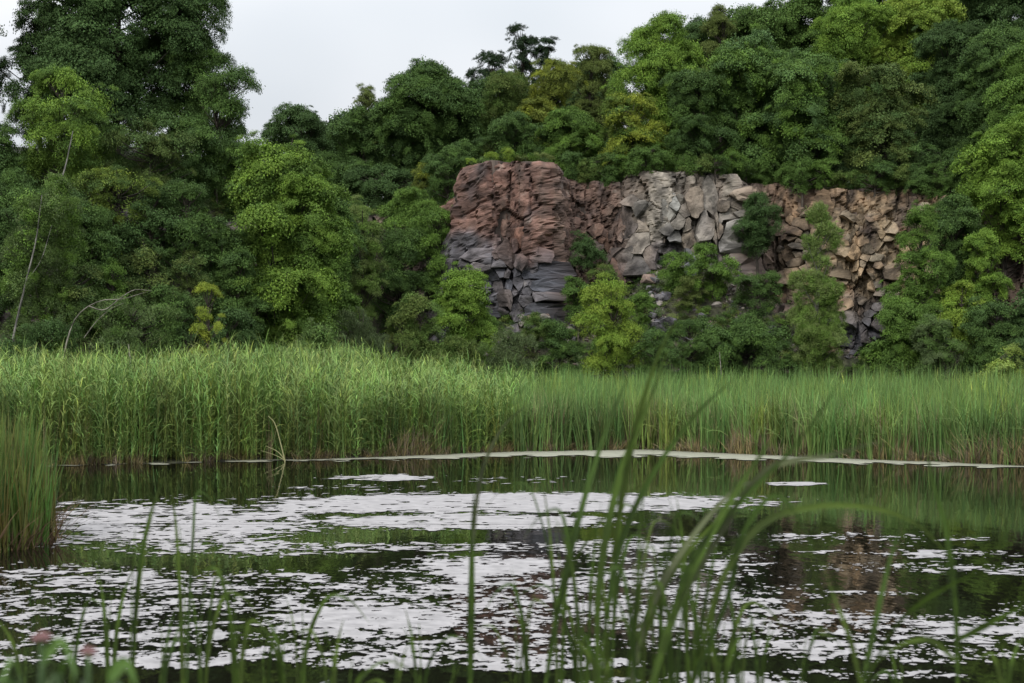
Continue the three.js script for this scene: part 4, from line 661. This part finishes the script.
// flowering plant at the corner of the bank
{
  const pink = new THREE.MeshStandardMaterial({ color: col(0.19, 0.10, 0.10), roughness: 0.9 }), herb = [[0.10, 0.20, 0.03], [0.075, 0.15, 0.035]].map(c => new THREE.MeshPhysicalMaterial({ color: col(...c), roughness: 0.6, transmission: 0.3, thickness: 0, side: THREE.DoubleSide }));
  const R = rng(71);
  for (const [px, py, d, r, label] of [[42, 637, 1.6, 0.010, 'taller pink flower head on a leafy stem at the near bank'], [88, 651, 1.65, 0.0085, 'smaller faded pink flower head beside the taller one']]) {
    const t = new THREE.Group(), h = PX(px, py, d), gy = H(h.x, h.z); t.name = numbered('pink_flower'); t.position.set(h.x, gy, h.z); scene.add(t); tag(t, label, 'flower');
    const top = h.y - gy, g = new Geo(); limb(g, [V(0.02, -0.05, 0), V(0.01, top * 0.5, 0.01), V(0, top, 0)], 0.005, 0.003, 6); mesh('stem', g.build(), herb[1], t);
    const head = []; for (let i = 0; i < 46; i++) { const s = new THREE.IcosahedronGeometry(0.0017 + 0.0014 * R(), 0), a = R() * 6.28, q = Math.sqrt(R()) * r; s.translate(Math.cos(a) * q, top + 0.005 * (1 - (q / r) ** 2) - 0.004 * R(), Math.sin(a) * q); head.push(s); }
    mesh('flower_head', mergeGeometries(head), pink, t).userData.kind = 'stuff';
    for (let i = 0; i < 16; i++) { const a = R() * 6.28, y = top - 0.03 - 0.035 * i * (0.6 + 0.5 * R()), L = 0.028 + 0.022 * R(), o = V(Math.cos(a), 0, Math.sin(a)), p = V(0, y, 0); bladeMesh('leaf', [p, p.clone().addScaledVector(o, L * 0.5).add(V(0, 0.025, 0)), p.clone().addScaledVector(o, L).add(V(0, -0.015, 0))], 0.010 + 0.006 * R(), herb[i % 2], t, a); }
  }
  // leafy herb under the flowers
  for (const [px, py, d] of [[60, 672, 1.6], [20, 676, 1.55], [110, 680, 1.65]]) {
    const t = new THREE.Group(), h = PX(px, py, d), gy = H(h.x, h.z); t.name = numbered('leafy_herb'); t.position.set(h.x, gy, h.z); scene.add(t); tag(t, 'leafy light green herb below the pink flowers on the near bank', 'herb', 'herbs on the near bank');
    const top = h.y - gy, g = new Geo(); limb(g, [V(0, -0.05, 0), V(0.01, top * 0.5, 0), V(0, top, 0)], 0.004, 0.002, 6); mesh('stem', g.build(), herb[1], t);
    for (let i = 0; i < 14; i++) { const a = R() * 6.28, y = top - 0.022 * i, L = 0.022 + 0.022 * R(), o = V(Math.cos(a), 0, Math.sin(a)), p = V(0, y, 0); bladeMesh('leaf', [p, p.clone().addScaledVector(o, L * 0.5).add(V(0, 0.02, 0)), p.clone().addScaledVector(o, L).add(V(0, -0.01, 0))], 0.010 + 0.006 * R(), herb[i % 2], t, a); }
  }
}
console.log('boughs', nBoughs);
renderer.render(scene, camera);
